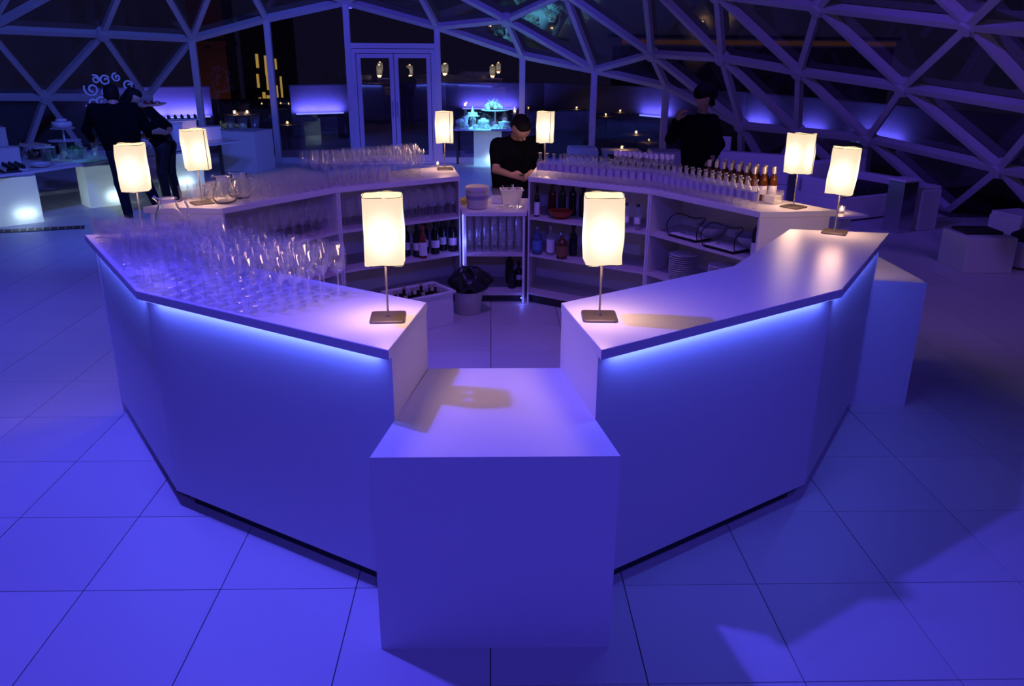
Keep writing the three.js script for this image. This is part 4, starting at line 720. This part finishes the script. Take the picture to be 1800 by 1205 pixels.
// ---------------------------------------------------------------- people
function surfaceNets(f, lo, hi, c) {
  const n = [0, 1, 2].map((k) => Math.ceil((hi[k] - lo[k]) / c) + 2), at = (i, j, k) => i + n[0] * (j + n[1] * k), val = new Float32Array(n[0] * n[1] * n[2]);
  for (let k = 0; k < n[2]; k++) for (let j = 0; j < n[1]; j++) for (let i = 0; i < n[0]; i++) val[at(i, j, k)] = f(lo[0] + i * c, lo[1] + j * c, lo[2] + k * c);
  const id = new Int32Array(val.length).fill(-1), pos = [], idx = [];
  for (let k = 0; k + 1 < n[2]; k++) for (let j = 0; j + 1 < n[1]; j++) for (let i = 0; i + 1 < n[0]; i++) {
    let s = [0, 0, 0], m = 0; const v = (a, b, d) => val[at(i + a, j + b, k + d)];
    let neg = 0; for (let q = 0; q < 8; q++) if (v(q & 1, (q >> 1) & 1, q >> 2) < 0) neg++;
    if (!neg || neg === 8) continue;
    for (const [a, b] of [[0, 1], [2, 3], [4, 5], [6, 7], [0, 2], [1, 3], [4, 6], [5, 7], [0, 4], [1, 5], [2, 6], [3, 7]]) {
      const A = [a & 1, (a >> 1) & 1, a >> 2], B = [b & 1, (b >> 1) & 1, b >> 2], x = v(...A), y = v(...B); if ((x < 0) === (y < 0)) continue;
      const t = x / (x - y); for (let q = 0; q < 3; q++) s[q] += A[q] + (B[q] - A[q]) * t; m++;
    }
    id[at(i, j, k)] = pos.length / 3; pos.push(lo[0] + (i + s[0] / m) * c, lo[1] + (j + s[1] / m) * c, lo[2] + (k + s[2] / m) * c);
  }
  const quad = (a, b, d, e, flip) => { if (a < 0 || b < 0 || d < 0 || e < 0) return; flip ? idx.push(a, e, d, a, d, b) : idx.push(a, b, d, a, d, e); };
  for (let k = 1; k + 1 < n[2]; k++) for (let j = 1; j + 1 < n[1]; j++) for (let i = 1; i + 1 < n[0]; i++) {
    const o = val[at(i, j, k)] < 0;
    if (o !== val[at(i + 1, j, k)] < 0) quad(id[at(i, j - 1, k - 1)], id[at(i, j, k - 1)], id[at(i, j, k)], id[at(i, j - 1, k)], !o);
    if (o !== val[at(i, j + 1, k)] < 0) quad(id[at(i - 1, j, k - 1)], id[at(i - 1, j, k)], id[at(i, j, k)], id[at(i, j, k - 1)], !o);
    if (o !== val[at(i, j, k + 1)] < 0) quad(id[at(i - 1, j - 1, k)], id[at(i, j - 1, k)], id[at(i, j, k)], id[at(i - 1, j, k)], !o);
  }
  const g = new THREE.BufferGeometry(); g.setAttribute('position', new THREE.Float32BufferAttribute(pos, 3)); g.setIndex(idx); g.computeVertexNormals(); return g;
}
// bones: [a, ra, b, rb, flatten?]; joined with a smooth minimum
function flesh(bones, k, c) {
  const lo = [9, 9, 9], hi = [-9, -9, -9];
  const B = bones.map(([a, ra, b, rb]) => { for (let q = 0; q < 3; q++) { lo[q] = Math.min(lo[q], a[q] - ra, b[q] - rb); hi[q] = Math.max(hi[q], a[q] + ra, b[q] + rb); } const d = [b[0] - a[0], b[1] - a[1], b[2] - a[2]]; return [a, ra, d, rb - ra, Math.max(1e-9, d[0] * d[0] + d[1] * d[1] + d[2] * d[2])]; });
  const f = (x, y, z) => {
    let r = 9;
    for (const [a, ra, d, dr, L] of B) {
      const px = x - a[0], py = y - a[1], pz = z - a[2]; let t = (px * d[0] + py * d[1] + pz * d[2]) / L; t = t < 0 ? 0 : t > 1 ? 1 : t;
      const qx = px - d[0] * t, qy = py - d[1] * t, qz = pz - d[2] * t, s = Math.sqrt(qx * qx + qy * qy + qz * qz) - ra - dr * t;
      const h = Math.max(0, Math.min(1, 0.5 + (0.5 * (r - s)) / k)); r = r * (1 - h) + s * h - k * h * (1 - h);
    }
    return r;
  };
  return surfaceNets(f, lo.map((v) => v - 2.5 * c), hi.map((v) => v + 2.5 * c), c);
}
const mid = (a, b, t) => a.map((v, i) => v + (b[i] - v) * t), add = (a, b) => a.map((v, i) => v + b[i]);
// a hand: palm and five fingers; dir points from wrist to fingertips, side towards the thumb, curl bends to the palm
function handBones(wrist, dir, side, palm, curl = 0.5, s = 1) {
  const D = V(...dir).normalize(), S = V(...side).normalize(), Pm = V(...palm).normalize(), W = V(...wrist), at = (d, sd, p) => W.clone().addScaledVector(D, d * s).addScaledVector(S, sd * s).addScaledVector(Pm, p * s).toArray(), out = [];
  for (const o of [-0.026, -0.009, 0.009, 0.026]) out.push([at(0.005, o * 0.7, 0), 0.014 * s, at(0.078, o * 1.1, 0), 0.0125 * s]);
  [[-0.03, 0.062], [-0.011, 0.075], [0.01, 0.08], [0.03, 0.072]].forEach(([o, L]) => {
    const c = Math.cos(curl), q = Math.sin(curl), c2 = Math.cos(curl * 2), q2 = Math.sin(curl * 2), k = at(0.082, o, 0), m = at(0.082 + L * 0.55 * c, o, L * 0.55 * q), e = at(0.082 + L * (0.55 * c + 0.45 * c2), o, L * (0.55 * q + 0.45 * q2));
    out.push([k, 0.0098 * s, m, 0.0088 * s], [m, 0.0088 * s, e, 0.0072 * s]);
  });
  const t0 = at(0.022, 0.026, 0.004), t1 = at(0.05, 0.052, 0.018), t2 = at(0.078, 0.058, 0.034); out.push([t0, 0.013 * s, t1, 0.0105 * s], [t1, 0.0105 * s, t2, 0.008 * s]);
  return out;
}
// a head: centre, face direction; skull, jaw, nose, brow, ears, eye hollows are left to the brow shade
function headBones(c, face, up, s = 1) {
  const Fd = V(...face).normalize(), U = V(...up).addScaledVector(Fd, -V(...up).dot(Fd)).normalize(), R = U.clone().cross(Fd), at = (f, u, r) => V(...c).addScaledVector(Fd, f * s).addScaledVector(U, u * s).addScaledVector(R, r * s).toArray();
  return { at, bones: [[at(-0.022, 0.03, 0), 0.082 * s, at(0.022, 0.028, 0), 0.076 * s], [at(0.028, -0.02, 0), 0.06 * s, at(0.042, -0.075, 0), 0.036 * s], [at(0.07, 0.022, -0.02), 0.02 * s, at(0.07, 0.022, 0.02), 0.02 * s], [at(0.088, 0.005, 0), 0.009 * s, at(0.107, -0.022, 0), 0.012 * s], [at(0.076, -0.056, -0.018), 0.0095 * s, at(0.076, -0.056, 0.018), 0.0095 * s], [at(-0.008, 0.0, 0.078), 0.013 * s, at(-0.012, -0.025, 0.076), 0.01 * s], [at(-0.008, 0.0, -0.078), 0.013 * s, at(-0.012, -0.025, -0.076), 0.01 * s]] };
}
function eyes(parent, at, s = 1) { for (const r of [-0.03, 0.03]) part('eye', new THREE.SphereGeometry(0.0115 * s, 10, 8), std(0.5, 0.5, 0.5, 0.2), parent, at(0.077, 0.004, r)); }
const rel = (bones, o) => bones.map(([a, ra, b, rb]) => [[a[0] - o[0], a[1], a[2] - o[2]], ra, [b[0] - o[0], b[1], b[2] - o[2]], rb]);

function buildPerson(label, spec) {
  const o = spec.origin, sh = spec.shift ?? [0, 0, 0], t = thing('person', label, 'person', [o[0] + sh[0], 0, o[2] + sh[2]]);
  const { J, face, up } = spec, hd = headBones(J.head, face, up, spec.hs ?? 1), body = [...hd.bones];
  const nk = spec.neck ?? 0.05; body.push([J.neck, nk, mid(J.neck, J.head, 0.75), nk * 0.92], [mid(J.chest, J.neck, 0.4), nk * 1.5, J.neck, nk]);
  body.push([J.chest, 0.11, J.pelvis, 0.105], [J.shL, 0.05, J.shR, 0.05], [J.hipL, 0.075, J.hipR, 0.075]);
  for (const s of ['L', 'R']) {
    body.push([J['sh' + s], 0.05, J['el' + s], 0.038], [J['el' + s], 0.038, J['wr' + s], 0.026], [J['hip' + s], 0.075, J['kn' + s], 0.052], [J['kn' + s], 0.05, J['an' + s], 0.034]);
    body.push(...handBones(J['wr' + s], ...spec['hand' + s]));
  }
  part('body', flesh(rel(body, o), 0.014, 0.0095), M.skin, t);
  eyes(t, (f, u, r) => { const p = hd.at(f, u, r); return [p[0] - o[0], p[1], p[2] - o[2]]; }, spec.hs ?? 1);
  const sl = spec.sleeve ?? 1, shirt = [[J.chest, spec.chestR ?? 0.135, mid(J.chest, J.pelvis, 0.55), spec.waistR ?? 0.125], [mid(J.chest, J.pelvis, 0.5), spec.waistR ?? 0.125, add(J.pelvis, [0, -0.03, 0]), spec.hemR ?? 0.135], [J.shL, 0.066, J.shR, 0.066], [mid(J.shL, J.hipL, 0.15), 0.088, mid(J.shL, J.hipL, 0.85), 0.092], [mid(J.shR, J.hipR, 0.15), 0.088, mid(J.shR, J.hipR, 0.85), 0.092], [mid(J.chest, J.neck, 0.55), 0.085, mid(J.chest, J.neck, 0.8), 0.062]];
  for (const s of ['L', 'R']) { if (sl >= 1) { shirt.push([J['sh' + s], 0.064, J['el' + s], 0.054], [J['el' + s], 0.054, mid(J['el' + s], J['wr' + s], Math.min(1, sl - 1 + 0.92)), 0.043]); } else shirt.push([J['sh' + s], 0.066, mid(J['sh' + s], J['el' + s], sl), 0.062]); }
  part(spec.top ?? 'shirt', flesh(rel(shirt, o), 0.035, 0.012), M.cloth, t);
  if (spec.dress) { part('trousers', flesh(rel([[J.pelvis, 0.14, add(mid(J.hipL, J.hipR, 0.5), [0, -0.1, 0]), 0.155], [J.hipL, 0.10, J.knL, 0.085], [J.hipR, 0.10, J.knR, 0.085], [J.knL, 0.08, J.anL, 0.07], [J.knR, 0.08, J.anR, 0.07]], o), 0.05, 0.012), M.cloth, t); }
  else part('trousers', flesh(rel([[J.hipL, 0.098, J.hipR, 0.098], [J.pelvis, 0.125, J.pelvis, 0.125], [J.hipL, 0.094, J.knL, 0.07], [J.hipR, 0.094, J.knR, 0.07], [J.knL, 0.07, add(J.anL, [0, -0.01, 0]), 0.058], [J.knR, 0.07, add(J.anR, [0, -0.01, 0]), 0.058]], o), 0.03, 0.012), spec.legs ?? M.jeans, t);
  for (const s of ['L', 'R']) { const a = J['an' + s], d = spec['toe' + s]; part('shoe', flesh(rel([[[a[0], 0.04, a[2]], 0.042, [a[0] + d[0] * 0.16, 0.03, a[2] + d[1] * 0.16], 0.033], [[a[0], 0.045, a[2]], 0.044, [a[0], 0.09, a[2]], 0.04], [[a[0] - d[0] * 0.04, 0.03, a[2] - d[1] * 0.04], 0.034, [a[0], 0.035, a[2]], 0.042]], o), 0.02, 0.009), M.shoe, t); }
  const hb = spec.hair(hd.at, spec.hs ?? 1); part('hair', flesh(rel(hb, o), 0.02, 0.009), M.hair, t);
  return t;
}
const shortHair = (at, s) => [[at(-0.035, 0.045, 0), 0.083 * s, at(0.015, 0.062, 0), 0.07 * s], [at(-0.05, 0.0, 0.02), 0.06 * s, at(-0.05, 0.0, -0.02), 0.06 * s], [at(0.045, 0.085, 0.03), 0.026 * s, at(0.045, 0.085, -0.03), 0.026 * s]];
// bartender, bent over behind the low shelf unit, working on something with both hands
buildPerson('bartender in a black T-shirt bending over the work between the back counters', {
  origin: [0.2, 0, -2.95], face: [0.35, -0.78, 0.62], up: [0.2, 0.62, 0.75], neck: 0.056, sleeve: 0.62, top: 't_shirt', chestR: 0.155, waistR: 0.15, hemR: 0.155,
  J: { head: [0.265, 1.40, -2.72], neck: [0.225, 1.31, -2.86], chest: [0.2, 1.17, -2.92], pelvis: [0.17, 0.84, -3.02], shL: [0.40, 1.25, -2.88], shR: [0.05, 1.235, -2.86], elL: [0.47, 1.05, -2.80], elR: [0.03, 1.02, -2.76], wrL: [0.40, 1.005, -2.60], wrR: [0.175, 0.99, -2.60], hipL: [0.27, 0.80, -3.0], hipR: [0.09, 0.80, -3.0], knL: [0.28, 0.45, -2.96], knR: [0.08, 0.45, -2.96], anL: [0.29, 0.08, -3.02], anR: [0.07, 0.08, -3.02] },
  handL: [[-0.75, -0.1, 0.6], [0.1, 0.9, 0.3], [-0.4, -0.5, -0.6], 0.75, 0.95], handR: [[0.9, -0.05, 0.25], [0.0, 0.9, 0.3], [0.2, -0.5, -0.7], 0.75, 0.95], toeL: [0.15, 1], toeR: [-0.1, 1], legs: M.black, hair: shortHair,
});
{
  const k = thing('bar_tool', 'small shiny metal tool held in the hands of the bartender', 'tool', [0.29, 1.0, -2.565], 0.3);
  part('blade', box(0.09, 0.006, 0.016, 0.05, 0, 0, 0.002), M.chrome, k); part('grip', cyl(0.009, 0.008, 0.08, 10).rotateZ(Math.PI / 2), M.dark, k);
}
// man with his back to us at the buffet
buildPerson('person in dark jacket and jeans seen from behind at the buffet', {
  shift: [0.24, 0, -0.05], origin: [-4.95, 0, -5.55], face: [-0.45, -0.1, -0.9], up: [0, 1, 0], chestR: 0.165, waistR: 0.165, hemR: 0.16, top: 'jacket', hs: 1.1, neck: 0.068,
  J: { head: [-5.03, 1.51, -5.66], neck: [-5.01, 1.42, -5.62], chest: [-4.99, 1.23, -5.58], pelvis: [-4.93, 0.86, -5.55], shL: [-5.20, 1.36, -5.48], shR: [-4.80, 1.36, -5.70], elL: [-5.36, 1.10, -5.55], elR: [-4.70, 1.10, -5.80], wrL: [-5.42, 0.95, -5.78], wrR: [-4.78, 0.99, -6.02], hipL: [-5.03, 0.82, -5.50], hipR: [-4.84, 0.82, -5.60], knL: [-5.02, 0.45, -5.50], knR: [-4.76, 0.45, -5.66], anL: [-4.96, 0.08, -5.46], anR: [-4.64, 0.08, -5.68] },
  handL: [[-0.4, -0.3, -0.9], [0.5, 0.7, 0], [0.4, -0.4, -0.2], 0.5], handR: [[-0.5, -0.2, -0.9], [-0.3, 0.8, 0], [-0.5, -0.3, 0], 0.5], toeL: [0.25, 0.2], toeR: [0.9, 0.25], hair: shortHair,
});
// woman leaning over the buffet
buildPerson('person with long dark hair and bare forearm leaning over the buffet', {
  origin: [-4.6, 0, -6.5], face: [0.72, -0.5, -0.1], up: [0.35, 0.9, -0.2], top: 'blouse', sleeve: 0.9, chestR: 0.125, waistR: 0.115,
  J: { head: [-4.80, 1.44, -6.35], neck: [-4.84, 1.32, -6.40], chest: [-4.70, 1.16, -6.45], pelvis: [-4.52, 0.84, -6.5], shL: [-4.70, 1.25, -6.60], shR: [-4.72, 1.24, -6.26], elL: [-4.50, 1.02, -6.72], elR: [-4.78, 0.93, -6.16], wrL: [-4.46, 0.98, -6.5], wrR: [-4.52, 1.02, -6.20], hipL: [-4.50, 0.8, -6.6], hipR: [-4.52, 0.8, -6.4], knL: [-4.52, 0.45, -6.58], knR: [-4.56, 0.45, -6.38], anL: [-4.50, 0.08, -6.68], anR: [-4.56, 0.08, -6.44] },
  handL: [[-0.5, -0.3, 0.7], [0.2, 0.8, 0], [-0.4, -0.4, 0], 0.6], handR: [[0.9, 0.05, -0.2], [0.1, 0.9, 0.2], [0.2, -0.5, -0.6], 0.5], toeL: [0.9, 0.2], toeR: [0.9, 0.3], legs: M.black,
  hair: (at, s) => [[at(-0.035, 0.045, 0), 0.088 * s, at(0.015, 0.066, 0), 0.072 * s], [at(-0.05, 0.0, 0), 0.075 * s, at(-0.09, -0.14, 0.0), 0.055 * s], [at(-0.02, 0.0, 0.06), 0.035 * s, at(-0.03, -0.13, 0.06), 0.03 * s], [at(-0.02, 0.0, -0.06), 0.035 * s, at(-0.03, -0.13, -0.06), 0.03 * s]],
});
{ const n = thing('pendant_necklace', 'round pendant hanging from the leaning person at the buffet', 'necklace', [-4.62, 1.16, -6.28]); part('disc', cyl(0.045, 0.045, 0.012, 22).rotateX(Math.PI / 2), M.steel, n); part('cord', tube([[0, 0.045, 0], [-0.03, 0.12, -0.02], [-0.09, 0.2, -0.05]], 0.004, 12, 5), M.dark, n); }
// dark figure behind the bottles, one arm bent, facing away to the left
buildPerson('person in black standing behind the bottle rows, arm bent up', {
  origin: [2.3, 0, -4.0], face: [-0.65, -0.35, 0.5], up: [-0.1, 1, 0.1], chestR: 0.15, waistR: 0.14, hemR: 0.16, dress: true, top: 'blouse', hs: 1.12,
  J: { head: [2.28, 1.60, -3.98], neck: [2.28, 1.46, -4.02], chest: [2.26, 1.26, -4.02], pelvis: [2.28, 0.9, -4.0], shL: [2.42, 1.37, -4.1], shR: [2.10, 1.37, -3.92], elL: [2.50, 1.12, -4.02], elR: [1.93, 1.19, -3.92], wrL: [2.40, 1.0, -3.86], wrR: [1.955, 1.40, -3.80], hipL: [2.37, 0.85, -4.0], hipR: [2.19, 0.85, -4.0], knL: [2.38, 0.46, -4.0], knR: [2.19, 0.46, -4.0], anL: [2.38, 0.08, -4.02], anR: [2.19, 0.08, -4.02] },
  handL: [[-0.4, -0.4, 0.7], [0.2, 0.7, 0.3], [-0.6, 0, -0.4], 0.6], handR: [[0.3, 0.85, 0.1], [0.5, 0, 0.8], [0.5, -0.2, 0.2], 0.7], toeL: [-0.4, 0.8], toeR: [-0.6, 0.7],
  hair: (at, s) => [[at(-0.04, 0.05, 0), 0.094 * s, at(0.02, 0.075, 0), 0.08 * s], [at(-0.09, 0.02, 0), 0.06 * s, at(-0.125, 0.0, 0), 0.055 * s], [at(-0.02, 0.0, 0.055), 0.04 * s, at(-0.03, -0.05, 0.06), 0.03 * s], [at(-0.02, 0, -0.055), 0.04 * s, at(-0.03, -0.05, -0.06), 0.03 * s]],
});

scene.traverse((o) => { if (o.isMesh) { o.castShadow = true; o.receiveShadow = true; } });
console.log(JSON.stringify(count));
renderer.render(scene, camera);
